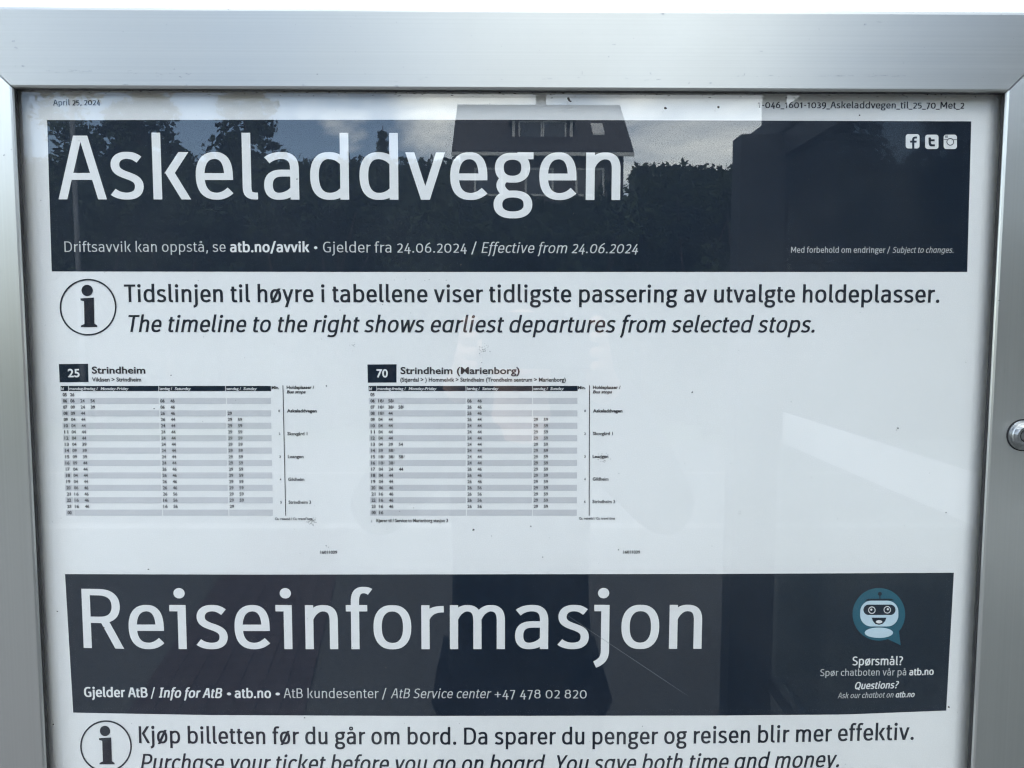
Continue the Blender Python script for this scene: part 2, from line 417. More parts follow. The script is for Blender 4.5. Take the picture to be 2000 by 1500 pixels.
def circ(cx, cy, rx, ry=None, n=40, a0=0, a1=360):
    ry = ry or rx
    return [(cx + rx * math.cos(R(a0 + (a1 - a0) * k / n)), cy + ry * math.sin(R(a0 + (a1 - a0) * k / n))) for k in range(n if a1 - a0 == 360 else n + 1)]
def rrect(x0, y0, x1, y1, r, n=6):
    p = []
    for cx, cy, a in ((x1 - r, y1 - r, 0), (x0 + r, y1 - r, 90), (x0 + r, y0 + r, 180), (x1 - r, y0 + r, 270)):
        p += [(cx + r * math.cos(R(a + 90 * k / n)), cy + r * math.sin(R(a + 90 * k / n))) for k in range(n + 1)]
    return p
def ring(cx, cy, r, wd, n=64):
    return [[(cx + (r - wd / 2) * math.cos(a), cy + (r - wd / 2) * math.sin(a)), (cx + (r + wd / 2) * math.cos(a), cy + (r + wd / 2) * math.sin(a)),
             (cx + (r + wd / 2) * math.cos(b), cy + (r + wd / 2) * math.sin(b)), (cx + (r - wd / 2) * math.cos(b), cy + (r - wd / 2) * math.sin(b))]
            for a, b in ((2 * math.pi * k / n, 2 * math.pi * (k + 1) / n) for k in range(n))]

# ------------------------------------------------------------------ drawn typeface (cap height 125, x-height 93), strokes swept to real outlines
# C = bezier chain, D = diagonal cut level at both ends, L = straight bar, O = squarish ring, P = dot
XHT = 86.5
ARCH = lambda s, e: ('C', (s + 1, 66), (s + 7, 80), (s + 17, XHT), (s + (e - s) * .56, XHT), (e - 6, XHT), (e, 78), (e, 60), (e, 40), (e, 20), (e, 0))
def bowl_r(x, dx): return ('C', (x, 72), (x + 8, 82), (x + 18, XHT), (x + 29, XHT), (dx - 9, XHT), (dx, 72), (dx, 46.5), (dx, 21), (dx - 9, 6.5), (x + 28, 6.5), (x + 18, 6.5), (x + 8, 10), (x, 20))
def flip(st, wd): return (st[0],) + tuple((wd - x, y) for x, y in st[1:])
GL = {
 'a': (66, [('C', (57, 0), (57, 20), (57, 40), (57, 60), (57, 78), (50, XHT), (33, XHT), (22, XHT), (13, 83), (6, 77)), ('C', (57, 52), (48, 52), (42, 52), (34, 52), (15, 52), (8, 43), (8, 28), (8, 14), (15, 6.5), (27, 6.5), (40, 6.5), (52, 13), (57, 22))], 8, 12),
 'b': (72, [('L', 8, 0, 8, 131), bowl_r(8, 64)], 12, 8),
 'c': (60, [('C', (57, 76), (50, 84), (43, XHT), (36, XHT), (16, XHT), (8, 70), (8, 46.5), (8, 22), (17, 6.5), (36, 6.5), (44, 6.5), (52, 10), (58, 17))], 8, 4),
 'd': (72, [('L', 64, 0, 64, 131), flip(bowl_r(8, 64), 72)], 8, 12),
 'e': (69, [('C', (10, 45), (26, 45), (44, 45), (61, 45)), ('C', (61, 38.4), (61, 40), (61, 44), (61, 46), (61, 74), (52, XHT), (36, XHT), (16, XHT), (8, 70), (8, 46.5), (8, 20), (18, 6.5), (38, 6.5), (48, 6.5), (57, 11), (64, 18))], 8, 6),
 'f': (46, [('C', (18, 0), (18, 40), (18, 70), (18, 100), (18, 118), (24, 125), (35, 125), (40, 125), (44, 124), (48, 121)), ('L', 0, XHT, 42, XHT)], 4, 0),
 'g': (74, [('O', 35, 63, 24.5, 22.5), ('L', 44, XHT, 74, XHT), ('O', 36, -9, 28, 20.5), ('C', (24, 43), (12, 38), (7, 24), (24, 12))], 6, 3),
 'h': (64, [('L', 8, 0, 8, 131), ARCH(8, 56)], 12, 12),
 'i': (16, [('L', 8, 0, 8, 93), ('P', 8, 117, 11)], 14, 14),
 'ı': (32, [('L', 24, 0, 24, 93), ('L', 0, XHT, 24, XHT), ('P', 20, 118, 11)], 6, 14),
 'j': (20, [('C', (14, 93), (14, 60), (14, 20), (14, -6), (14, -22), (8, -28), (-6, -32)), ('P', 14, 117, 11)], 8, 14),
 'ȷ': (34, [('C', (24, 93), (24, 60), (24, 20), (24, -4), (24, -20), (16, -28), (4, -33)), ('L', 2, XHT, 24, XHT), ('P', 20, 118, 11)], 2, 14),
 'k': (70, [('L', 8, 0, 8, 131), ('D', 31, 51, 58, 93), ('D', 31, 54, 61, 0)], 12, 2),
 'l': (29, [('C', (8, 131), (8, 90), (8, 60), (8, 24), (8, 10), (13, 6.5), (28, 7))], 12, 3),
 'm': (108, [('L', 8, 0, 8, 93), ARCH(8, 54), ARCH(54, 100)], 12, 12),
 'n': (64, [('L', 8, 0, 8, 93), ARCH(8, 56)], 12, 12),
 'o': (74, [('O', 37, 46.5, 29, 40)], 8, 8),
 'p': (72, [('L', 8, -35, 8, 93), bowl_r(8, 64)], 12, 8),
 'q': (72, [('L', 64, -35, 64, 93), flip(bowl_r(8, 64), 72)], 8, 12),
 'r': (44, [('L', 8, 0, 8, 93), ('C', (8, 64), (14, 78), (24, 85), (44, 84.5))], 12, 0),
 's': (60, [('C', (54, 78), (46, 84.5), (40, XHT), (31, XHT), (16, XHT), (9, 78), (9, 68), (9, 56), (18, 52), (31, 47), (45, 42), (53, 37), (53, 26), (53, 12), (43, 6.5), (29, 6.5), (20, 6.5), (11, 9), (4, 15))], 6, 7),
 't': (46, [('C', (18, 112), (18, 80), (18, 50), (18, 26), (18, 11), (23, 6.5), (33, 6.5), (38, 6.5), (41, 7.5), (45, 9.5)), ('L', 2, XHT, 43, XHT)], 3, 2),
 'u': (64, [('L', 56, 0, 56, 93), ('C', (8, 93), (8, 70), (8, 50), (8, 30), (8, 13), (15, 6.5), (27, 6.5), (38, 6.5), (48, 12), (56, 24))], 12, 12),
 'v': (73, [('D', 8, 93, 36.5, 0), ('D', 65, 93, 36.5, 0)], 2, 2),
 'w': (104, [('D', 8, 93, 30, 0), ('D', 52, 93, 30, 0), ('D', 52, 93, 75, 0), ('D', 96, 93, 75, 0)], 2, 2),
 'x': (68, [('D', 8, 93, 60, 0), ('D', 60, 93, 8, 0)], 2, 2),
 'y': (73, [('D', 8, 93, 36.5, 2), ('D', 65, 93, 24, -36)], 2, 2),
 'z': (60, [('L', 4, XHT, 56, XHT), ('D', 50, 88, 10, 5), ('L', 4, 6.5, 56, 6.5)], 6, 6),
 'A': (91, [('D', 8.5, 0, 40.5, 125), ('D', 82.5, 0, 50.5, 125), ('L', 22, 45, 69, 45)], 2, 2),
 'B': (76, [('L', 8, 0, 8, 125), ('C', (8, 118.5), (20, 118.5), (26, 118.5), (34, 118.5), (54, 118.5), (62, 108), (62, 94), (62, 78), (54, 67), (34, 66), (26, 66), (20, 66), (8, 66)), ('C', (34, 66), (58, 66), (68, 52), (68, 36), (68, 18), (58, 6.5), (36, 6.5), (26, 6.5), (18, 6.5), (8, 6.5))], 12, 8),
 'D': (86, [('L', 8, 0, 8, 125), ('C', (8, 118.5), (18, 118.5), (24, 118.5), (34, 118.5), (66, 118.5), (78, 98), (78, 62.5), (78, 26), (66, 6.5), (34, 6.5), (24, 6.5), (18, 6.5), (8, 6.5))], 12, 8),
 'E': (64, [('L', 8, 0, 8, 125), ('L', 8, 118.5, 62, 118.5), ('L', 8, 64, 56, 64), ('L', 8, 6.5, 64, 6.5)], 12, 6),
 'G': (82, [('C', (74, 112), (66, 117), (58, 118.5), (48, 118.5), (20, 118.5), (8, 98), (8, 62.5), (8, 26), (20, 6.5), (48, 6.5), (58, 6.5), (66, 8), (74, 11), (74, 28), (74, 44), (74, 58)), ('L', 46, 58, 82, 58)], 8, 10),
 'I': (44, [('L', 22, 0, 22, 125), ('L', 2, 118.5, 42, 118.5), ('L', 2, 6.5, 42, 6.5)], 6, 6),
 'K': (78, [('L', 8, 0, 8, 125), ('D', 29, 68, 66, 125), ('D', 30, 72, 69, 0)], 12, 2),
 'M': (104, [('L', 8, 0, 8, 125), ('L', 96, 0, 96, 125), ('D', 10, 125, 52, 30), ('D', 94, 125, 52, 30)], 12, 12),
 'P': (74, [('L', 8, 0, 8, 125), ('C', (8, 118.5), (20, 118.5), (26, 118.5), (34, 118.5), (56, 118.5), (66, 106), (66, 86), (66, 66), (56, 54), (34, 54), (26, 54), (20, 54), (8, 54))], 12, 4),
 'Q': (92, [('O', 46, 62.5, 38, 56), ('D', 50, 30, 84, -14)], 8, 8),
 'R': (80, [('L', 8, 0, 8, 125), ('C', (8, 118.5), (20, 118.5), (26, 118.5), (34, 118.5), (56, 118.5), (66, 107), (66, 90), (66, 71), (56, 60), (34, 60), (26, 60), (20, 60), (8, 60)), ('D', 40, 64, 71, 0)], 12, 2),
 'S': (72, [('C', (64, 110), (56, 116), (48, 118.5), (38, 118.5), (18, 118.5), (9, 106), (9, 92), (9, 76), (22, 70), (38, 64), (54, 58), (64, 50), (64, 34), (64, 16), (52, 6.5), (34, 6.5), (22, 6.5), (12, 10), (4, 16))], 6, 7),
 'T': (78, [('L', 39, 0, 39, 125), ('L', 0, 118.5, 78, 118.5)], 2, 2),
 'V': (86, [('D', 8, 125, 43, 0), ('D', 78, 125, 43, 0)], 2, 2),
 'Y': (82, [('D', 8, 125, 41, 52), ('D', 74, 125, 41, 52), ('L', 41, 0, 41, 58)], 2, 2),
 '0': (76, [('O', 38, 54, 30, 47.5)], 8, 8),
 '1': (44, [('L', 28, 0, 28, 108), ('C', (28, 101), (20, 98), (12, 92), (4, 86))], 8, 12),
 '2': (62, [('C', (6, 91), (14, 98), (22, 101.5), (30, 101.5), (46, 101.5), (53, 92), (53, 78), (53, 56), (34, 34), (10, 8)), ('L', 4, 6.5, 60, 6.5)], 8, 6),
 '3': (62, [('C', (8, 96), (14, 100), (22, 101.5), (28, 101.5), (44, 101.5), (52, 94), (52, 82), (52, 68), (42, 58), (22, 58)), ('C', (22, 58), (44, 58), (55, 48), (55, 32), (55, 14), (44, 6.5), (28, 6.5), (20, 6.5), (12, 8), (4, 13))], 6, 8),
 '4': (70, [('D', 44, 108, 12, 24), ('L', 4, 24, 70, 24), ('L', 50, -14, 50, 64)], 4, 6),
 '5': (62, [('L', 12, 102, 56, 102), ('C', (12, 108), (12, 90), (11, 74), (10, 58), (16, 61), (22, 63), (28, 63), (46, 63), (55, 52), (55, 36), (55, 16), (44, 6.5), (26, 6.5), (18, 6.5), (12, 8), (5, 12))], 8, 8),
 '6': (68, [('C', (56, 114), (30, 106), (8, 84), (8, 40)), ('O', 34, 36, 26, 29.5)], 8, 8),
 '7': (62, [('L', 4, 101.5, 58, 101.5), ('D', 52, 103, 20, -12)], 6, 4),
 '8': (70, [('O', 35, 86, 23, 21.5), ('O', 35, 36, 27, 29.5)], 8, 8),
 '9': (68, [('C', (12, -12), (40, -2), (60, 22), (60, 64)), ('O', 34, 72, 26, 29.5)], 8, 8),
 '.': (20, [('P', 10, 10, 11)], 10, 10), ',': (20, [('C', (13, 20), (13, 8), (9, -8), (3, -18))], 10, 10), '•': (40, [('P', 20, 52, 19)], 10, 10),
 '/': (56, [('D', 6, -18, 50, 132)], 4, 4), '-': (40, [('L', 2, 48, 38, 48)], 8, 8), '_': (60, [('L', 0, -14, 60, -14)], 0, 0),
 '+': (68, [('L', 34, 14, 34, 84), ('L', 0, 49, 68, 49)], 8, 8), ' ': (36, [], 0, 0),
 '?': (58, [('C', (6, 114), (14, 117), (20, 118.5), (26, 118.5), (44, 118.5), (50, 108), (50, 94), (50, 72), (24, 70), (24, 36)), ('P', 24, 10, 11)], 6, 6),
}
GL['å'] = (66, GL['a'][1] + [('O', 32, 117, 9.5, 9.5)], 8, 12)
GL['ø'] = (74, GL['o'][1] + [('D', 12, -6, 62, 99)], 8, 8)
IT = dict(GL)
IT['a'] = (72, GL['d'][1][1:] + [('L', 64, 0, 64, 93)], 8, 12)
IT['f'] = (44, [('C', (8, -34), (16, -28), (18, -16), (18, 0), (18, 40), (18, 70), (18, 100), (18, 118), (24, 125), (35, 125), (40, 125), (44, 124), (48, 121)), ('L', 0, XHT, 42, XHT)], 4, 0)
IT['g'] = (72, GL['d'][1][1:] + [('C', (64, 93), (64, 60), (64, 20), (64, -2), (64, -22), (52, -29), (36, -29), (26, -29), (18, -27), (10, -23))], 8, 12)
IT['e'] = GL['e']

def stroke_quads(st, wt):
    """-> list of convex polygons in glyph units"""
    k = st[0]
    if k == 'P':
        r_ = st[3] * (wt / 16) ** .75; return [[(st[1] + r_ * math.cos(2 * math.pi * i / 20), st[2] + r_ * math.sin(2 * math.pi * i / 20)) for i in range(20)]]
    hz = wt * .83
    if k == 'L':
        x0, y0, x1, y1 = st[1:]
        if x0 == x1: return [[(x0 - wt / 2, y0), (x0 + wt / 2, y0), (x0 + wt / 2, y1), (x0 - wt / 2, y1)]]
        return [[(x0, y0 - hz / 2), (x1, y0 - hz / 2), (x1, y0 + hz / 2), (x0, y0 + hz / 2)]]
    if k == 'D':
        x0, y0, x1, y1 = st[1:]; h = (wt * .97) * math.hypot(x1 - x0, y1 - y0) / abs(y1 - y0) / 2
        return [[(x0 - h, y0), (x0 + h, y0), (x1 + h, y1), (x1 - h, y1)]]
    closed = k == 'O'
    if closed:
        cx, cy, rx, ry = st[1:]; e = 2 / 2.35; n = 44; P = []
        for i in range(n):
            a = 2 * math.pi * i / n; c, s = math.cos(a), math.sin(a)
            P.append((cx + rx * math.copysign(abs(c) ** e, c), cy + ry * math.copysign(abs(s) ** e, s)))
        if rx < 12: wt = wt * .62
    else:
        pts = st[1:]; P = [pts[0]]
        for i in range(0, len(pts) - 1, 3):
            a, b, c, d_ = pts[i:i + 4]
            for q in range(1, 11):
                t = q / 10; u = 1 - t
                P.append(tuple(u ** 3 * a[j] + 3 * u * u * t * b[j] + 3 * u * t * t * c[j] + t ** 3 * d_[j] for j in (0, 1)))
    n = len(P); S = []
    for i in range(n):
        a = P[i - 1] if (closed or i > 0) else P[0]; b = P[(i + 1) % n] if (closed or i < n - 1) else P[-1]
        tx, ty = b[0] - a[0], b[1] - a[1]; l = math.hypot(tx, ty) or 1; tx /= l; ty /= l
        h = wt * (.83 + .17 * abs(ty)) / 2
        S.append(((P[i][0] - ty * h, P[i][1] + tx * h), (P[i][0] + ty * h, P[i][1] - tx * h)))
    Q = []
    for i in range(n if closed else n - 1):
        a, b = S[i], S[(i + 1) % n]; Q.append([a[0], a[1], b[1], b[0]])
    return Q

VPX, VPY = 936.0, 18900.0
def lettering(name, text, base, cap, mat, wt=16, italic=False, lift=.00018, track=0.0, parent=None, serif=False):
    """base: pixel points of the baseline, first x = left edge, last x = right edge of the ink"""
    G_ = IT if italic else GL
    x = 0.0; place = []
    for ch in text:
        if serif and ch == 'i': ch = 'ı'
        if serif and ch == 'j': ch = 'ȷ'
        wd, strokes, lsb, rsb = G_[ch]
        x += lsb + track
        place.append((ch, strokes, x, wd)); x += wd + rsb
    first = place[0][2]; lastc = place[-1]; last = lastc[2] + lastc[3]
    X0, X1 = base[0][0], base[-1][0]
    s = cap / 125.0; sx = (X1 - X0) / (last - first)
    vs_, fs = [], []; layer = 0
    for ch, strokes, gx, wd in place:
        for k, st in enumerate(strokes):
            for q in stroke_quads(st, wt):
                b = len(vs_)
                for (ux, uy) in q:
                    px = X0 + (gx - first + ux + (uy * .19 if italic else 0)) * sx
                    py = lerp_pts(base, px) - uy * s
                    px += uy * s * (px - VPX) / VPY
                    vs_.append(to_paper(px, py, lift + k * 5e-6))
                fs.append(tuple(range(b, len(vs_))))
    o = mesh_obj(name, vs_, fs, mat)
    bm = bmesh.new(); bm.from_mesh(o.data); bmesh.ops.remove_doubles(bm, verts=bm.verts, dist=1e-9)
    for f in bm.faces:
        f.normal_update()
        if f.normal.y > 0: f.normal_flip()
    bm.to_mesh(o.data); bm.free()
    return put(o, parent)

_fc = {}
def font_mesh(text, bold, heavy=.034):
    key = (text, bold, heavy)
    if key not in _fc:
        cu = bpy.data.curves.new('tmp', 'FONT'); cu.body = text; cu.size = 1; cu.resolution_u = 3; cu.offset = heavy if bold else .024
        ob = bpy.data.objects.new('tmp', cu); me = bpy.data.meshes.new_from_object(ob)
        _fc[key] = ([(v.co.x, v.co.y) for v in me.vertices], [tuple(p.vertices) for p in me.polygons])
        bpy.data.objects.remove(ob); bpy.data.curves.remove(cu); bpy.data.meshes.remove(me)
    return _fc[key]
CAPH = max(y for _, y in font_mesh('H', False)[0])
def grotesk(name, items, mat, lift=.00018, parent=None):
    """plain sans text: items of (text, x0, x1 or None, baseline y, cap height px, bold, italic)"""
    vs_, fs = [], []
    for text, X0, X1, yb, cap, bold, ital in items:
        V, Fc = font_mesh(text, bold, .022 if cap > 9 else .034)
        if not V: continue
        mn = min(v[0] for v in V); mxx = max(v[0] for v in V); s = cap / CAPH
        sx = (X1 - X0) / (mxx - mn) if X1 else s * .94
        b = len(vs_)
        for ux, uy in V:
            px = X0 + (ux - mn) * sx + (uy * s * .2 if ital else 0); py = yb - uy * s
            px += uy * s * (px - VPX) / VPY
            vs_.append(to_paper(px, py, lift))
        fs += [tuple(i + b for i in f) for f in Fc]
    o = mesh_obj(name, vs_, fs, mat)
    bm = bmesh.new(); bm.from_mesh(o.data)
    for f in bm.faces:
        f.normal_update()
        if f.normal.y > 0: f.normal_flip()
    bm.to_mesh(o.data); bm.free()
    return put(o, parent)

# ---- top block
hd = panel('header_block', [(92, 234.5), (500, 234), (1000, 234), (1897, 237)], [(101, 530), (700, 531), (1300, 531), (1889, 531)], M_INK)
lettering('title_lettering', 'Askeladdvegen', [(114, 389.3), (700, 390), (1211, 390.6)], 124.5, M_WHITEINK, 16.3, parent=hd)
LI, BO = 12.4, 22.5
lettering('subtitle_lettering', 'Driftsavvik kan oppstå, se', [(126, 492), (441, 492)], 20.5, M_LIGHTINK, LI, parent=hd)
lettering('subtitle_lettering', 'atb.no/avvik', [(450, 492.3), (604, 492.6)], 20.5, M_WHITEINK, BO, parent=hd)
lettering('subtitle_lettering', '•', [(612.5, 493), (621, 493)], 22, M_WHITEINK, LI, parent=hd)
lettering('subtitle_lettering', 'Gjelder fra 24.06.2024 /', [(631, 493), (931, 494)], 21, M_LIGHTINK, LI, parent=hd)
lettering('subtitle_lettering', 'Effective from 24.06.2024', [(940, 494), (1245, 495)], 21, M_LIGHTINK, LI + .5, True, parent=hd)
lettering('notice_lettering', 'Med forbehold om endringer /', [(1545, 493.6), (1738, 493.8)], 11.6, M_LIGHTINK, LI, parent=hd)
lettering('notice_lettering', 'Subject to changes.', [(1743, 493.8), (1862, 493.8)], 11.6, M_LIGHTINK, LI - 1, True, parent=hd)
lettering('date_lettering', 'April 25, 2024', [(104, 206), (195.5, 205.3)], 11.2, M_INKTXT, 18)
lettering('code_lettering', '1-046_1601-1039_Askeladdvegen_til_25_70_Met_2', [(1480, 211), (1883, 212.2)], 13, M_INKTXT, 18)
# social icons
def icon(nm, x0, y0, x1, y1, marks):
    o = poly(nm, [rrect(x0, y0, x1, y1, 5)], M_WHITEINK, .00018, hd)
    poly('icon_mark', marks, M_INK, .00026, o)
    return o
icon('social_icon', 1769, 262, 1796, 290, [[(1781.5, 290), (1785.8, 290), (1785.8, 272), (1781.5, 272)], [(1777.5, 278.6), (1777.5, 274.6), (1790.5, 274.6), (1790, 278.6)],
     [(1781.5, 273), (1785.8, 273), (1785.8, 271.5), (1787, 270.6), (1791, 270.6), (1791, 266.6), (1786.5, 266.6), (1783, 268), (1781.5, 271)]])
icon('social_icon', 1807, 263, 1833, 291, [[(1813.6, 268.5), (1818.2, 268.5), (1818.2, 280), (1813.6, 280)], [(1814, 272), (1825.5, 272), (1825.5, 276), (1814, 276)],
     [(1813.6, 279.5), (1818.2, 279.5), (1818.8, 281), (1820, 281.8), (1820, 286), (1817, 285.6), (1814.6, 283.6)], [(1819, 281.8), (1826, 281.8), (1826, 286), (1819, 286)]])
ic = icon('social_icon', 1843, 263, 1869, 291, ring(1856, 277, 6.6, 1.4, 28) + [[(1843.3, 272.2), (1850.2, 272.2), (1850.2, 273.2), (1843.3, 273.2)], [(1862, 272.2), (1868.7, 272.2), (1868.7, 273.2), (1862, 273.2)],
     [(1846, 264.5), (1847, 264.5), (1847, 269), (1846, 269)], [(1848, 264.5), (1849, 264.5), (1849, 269), (1848, 269)], [(1850, 264.5), (1851, 264.5), (1851, 269), (1850, 269)]])

# ---- first notice
def info_mark(cx, cy, r, k, lean):
    o = poly('information_symbol', ring(cx, cy, r - 1.5, 3.0), M_INKTXT, .00018)
    f = lambda x, y: (cx + x * k + lean * y, cy + y * k)
    poly('symbol_letter', [[f(*p) for p in circ(-.02, -.59, .2, .2, 24)],
                           [f(-.26, -.31), f(-.26, -.24), f(-.14, -.21), f(-.14, .60), f(.21, .60), f(.21, -.34)],
                           [f(-.27, .70), f(-.27, .645), f(-.1, .57), f(.2, .57), f(.31, .645), f(.31, .70)]], M_INKTXT, .0002, o)
info_mark(172, 600, 55.5, 55.5, 1.2)
lettering('notice_line', 'Tidslinjen til høyre i tabellene viser tidligste passering av utvalgte holdeplasser.', [(243, 590), (1000, 590.5), (1834, 591)], 34, M_INKTXT, 18.5, track=1)
lettering('notice_line', 'The timeline to the right shows earliest departures from selected stops.', [(246, 648.5), (1000, 649.5), (1590, 649.5)], 33, M_INKTXT, 17.5, True)

# ---- timetables
H0 = ['%02d' % h for h in list(range(5, 24)) + [0]]
def timetable(ox, S, badge, num, head, sub, cells, vals, colx, drift, right, side, note, code, stops):
    Z = lambda x, y: (ox + x / S, 700 + y / S)
    tt = panel('timetable', [Z(*badge[0]), Z(*badge[1])], [Z(*badge[3]), Z(*badge[2])], M_INK, m=2)   # number badge is the body of the block
    grotesk('route_number', [(num[0], Z(num[1], 0)[0], Z(num[2], 0)[0], Z(0, num[3])[1], 53 / S, True, False)], M_WHITEINK, .00022, tt)
    grotesk('route_heading', [(head[0], Z(head[1], 0)[0], Z(head[2], 0)[0], Z(0, head[3])[1], 45 / S, True, False)], M_BLACKINK, .00018, tt)
    grotesk('route_subheading', [(sub[0], Z(sub[1], 0)[0], Z(sub[2], 0)[0], Z(0, sub[3])[1], 26 / S, False, False)], M_BLACKINK, .00018, tt)
    for c0, c1 in cells:
        panel('column_header', [Z(c0, 179), Z(c1, 179)], [Z(c0 + 1, 213), Z(c1 + .5, 213)], M_INK, m=1, parent=tt)
    hd_t = [('kl', cells[0][0] + 4, cells[0][0] + 22), ('mandag-fredag / ', cells[1][0] + 5, cells[1][0] + 190), ('Monday-Friday', cells[1][0] + 208, cells[1][0] + 388),
            ('lørdag / ', cells[2][0] + 6, cells[2][0] + 88), ('Saturday', cells[2][0] + 103, cells[2][0] + 208), ('søndag / ', cells[3][0] + 5, cells[3][0] + 100), ('Sunday', cells[3][0] + 114, cells[3][0] + 202)]
    for g in ((0,), (1, 2), (3, 4), (5, 6)):
        grotesk('column_title', [(hd_t[i][0], Z(hd_t[i][1], 0)[0], Z(hd_t[i][2], 0)[0], Z(0, 206)[1], 19 / S, False, i in (2, 4, 6)) for i in g], M_LIGHTINK, .00022, tt)
    for i in range(1, 20, 2):
        y0, y1 = 236 + 40.42 * i - 19.5, 236 + 40.42 * i + 20
        ed = [(colx[0] + drift[0] * i, colx[1] + drift[1] * i), (colx[1] + 4 + drift[1] * i, colx[2] + drift[2] * i), (colx[2] + 6 + drift[2] * i, colx[3] + drift[3] * i), (colx[3] + 6 + drift[3] * i, right + drift[4] * i)]
        for k_, (a, b) in enumerate(ed): panel('row_stripe', [Z(a, y0), Z(b, y0)], [Z(a + .8 * (drift[min(k_, 3)] > .5), y1), Z(b + .8 * (drift[min(k_, 3)] > .5), y1)], M_STRIPE, m=1, parent=tt, n=max(1, int((b - a) / 60)))
    it, cols = [], ([], [], [])
    for i, h in enumerate(H0):
        yb = 236 + 40.42 * i + 10
        x = colx[0] + 10 + drift[0] * i
        it.append((h, Z(x, 0)[0], Z(x + 27, 0)[0], Z(0, yb)[1], 20.5 / S, True, False))
        for c in range(3):
            row = vals[c].get(h, [])
            for j, v in enumerate(row):
                x = colx[c + 1] + 10 + drift[c + 1] * i + j * 65.5
                cols[c].append((v[:2], Z(x, 0)[0], Z(x + 28, 0)[0], Z(0, yb)[1], 20.5 / S, False, False))
                if len(v) > 2: cols[c].append(('J', Z(x + 30, 0)[0], Z(x + 36, 0)[0], Z(0, yb - 8)[1], 11 / S, False, False))
    grotesk('hour_column', it, M_BLACKINK, .00018, tt)
    for c in cols: grotesk('departure_times', c, M_BLACKINK, .00018, tt)['kind'] = 'stuff'
    lx0, lx1 = side['line']
    poly('timeline_rule', [[Z(lx0, 175), Z(lx0 + 5, 175), Z(lx1 + 5, 1024), Z(lx1, 1024)]], M_BLACKINK, .00018, tt)
    it = [('Min.', *[Z(v, 0)[0] for v in side['min']], Z(0, 199)[1], 19 / S, True, False), ('Holdeplasser /', *[Z(v, 0)[0] for v in side['hold']], Z(0, 198)[1], 20 / S, True, False),
          ('Bus stops', *[Z(v, 0)[0] for v in side['bus']], Z(0, 227)[1], 19 / S, True, True)]
    for k, (t, m_, a, b, y) in enumerate(stops):
        it.append((t, Z(a, 0)[0], Z(b, 0)[0], Z(0, y)[1], 20.5 / S, k == 0, False))
        mxp = side['line'][0] - 31 + (lx1 - lx0) * (y - 175) / 850
        it.append((m_, Z(mxp, 0)[0], Z(mxp + 10, 0)[0], Z(0, y - 2)[1], 15 / S, False, False))
    for t in note: it.append((t[0], Z(t[1], 0)[0], Z(t[2], 0)[0], Z(0, t[3])[1], t[4] / S, False, False))
    it.append(('16011039', Z(code[0], 0)[0], Z(code[1], 0)[0], Z(0, code[2])[1], 19 / S, True, False))
    for t in it: grotesk('stop_lettering', [t], M_BLACKINK, .00018, tt)
    return tt
S = 10 / 3
rows = lambda *a: {('%02d' % h): v.split() for hs, v in a for h in hs}
timetable(100, S, [(50, 37), (239, 35), (243, 154), (55, 156)], ('25', 109, 186, 121), ('Strindheim', 265, 613, 98), ('Vikåsen > Strindheim', 266, 586, 150),
    [(61, 110), (114, 697), (700, 1132), (1136, 1430)],
    [rows(((5,), '26'), ((6,), '06 24 54'), ((7,), '09 24 39'), ((8, 16), '09 44'), (range(9, 13), '04 44'), ((13,), '04 39'), ((14, 15), '09 39'), ((17, 18, 19), '04 44'), ((20,), '06 46'), ((21, 22, 23), '16 46')),
     rows(((6, 7), '06 46'), ((8,), '26 46'), ((9,), '26 44'), (range(10, 17), '24 44'), (range(17, 21), '26 46'), ((21,), '26 56'), ((22, 23), '16 56')),
     rows(((8, 23), '29'), (range(9, 23), '29 59'))],
    (65, 113, 699, 1136), (1.65, 1.75, 1.2, .9, .75), 1429, dict(line=(1506, 1524), min=(1435, 1484), hold=(1533, 1713), bus=(1534, 1655)),
    [('Ca. reisetid / Ca. travel time', 1457, 1702, 1052, 16)], (1753, 1862, 1271),
    [('Askeladdvegen', '0', 1535, 1729, 351), ('Skovgård 1', '2', 1538, 1668, 500), ('Leangen', '3', 1541, 1643, 649), ('Gildheim', '4', 1543, 1648, 797), ('Strindheim 3', '5', 1546, 1692, 946)])
timetable(700, S, [(59, 40), (248, 38), (248, 157), (61, 158)], ('70', 118, 192, 123), ('Strindheim (Marienborg)', 274, 1050, 101), ('(Stjørdal > ) Hommelvik > Strindheim (Trondheim sentrum > Marienborg)', 273, 1350, 151),
    [(66, 116), (119, 698), (702, 1131), (1134, 1427)],
    [rows(((6,), '18J 58J'), ((7, 15), '18J 38J 58J'), ((8,), '18J 44'), (range(9, 13), '04 44'), ((13,), '04 39 54'), ((14,), '39 58J'), ((16,), '18J 38J'), ((17,), '04 24 44'), ((18, 19), '04 44'), ((20,), '06 46'), ((21, 22, 23), '16 46'), ((0,), '16')),
     rows(((6,), '06 46'), ((7, 8), '26 46'), ((9,), '26 44'), (range(10, 17), '24 44'), ((17, 18, 19), '26 46'), (range(20, 24), '26 56')),
     rows((range(9, 24), '29 59'))],
    (68, 119, 699, 1131), (.4, .3, .05, 0, -.2), 1426, dict(line=(1502, 1500), min=(1429, 1479), hold=(1527, 1707), bus=(1527, 1650)),
    [('Ca. reisetid / Ca. travel time', 1436, 1670, 1049, 16), ('J', 82, 89, 1063, 11), ('Kjører til / Service to Marienborg stasjon 3', 117, 583, 1066, 22)], (1725, 1834, 1270),
    [('Askeladdvegen', '0', 1527, 1719, 351), ('Skovgård 1', '2', 1527, 1656, 499), ('Leangen', '3', 1525, 1627, 648), ('Gildheim', '4', 1525, 1628, 795), ('Strindheim 3', '6', 1524, 1671, 942)])

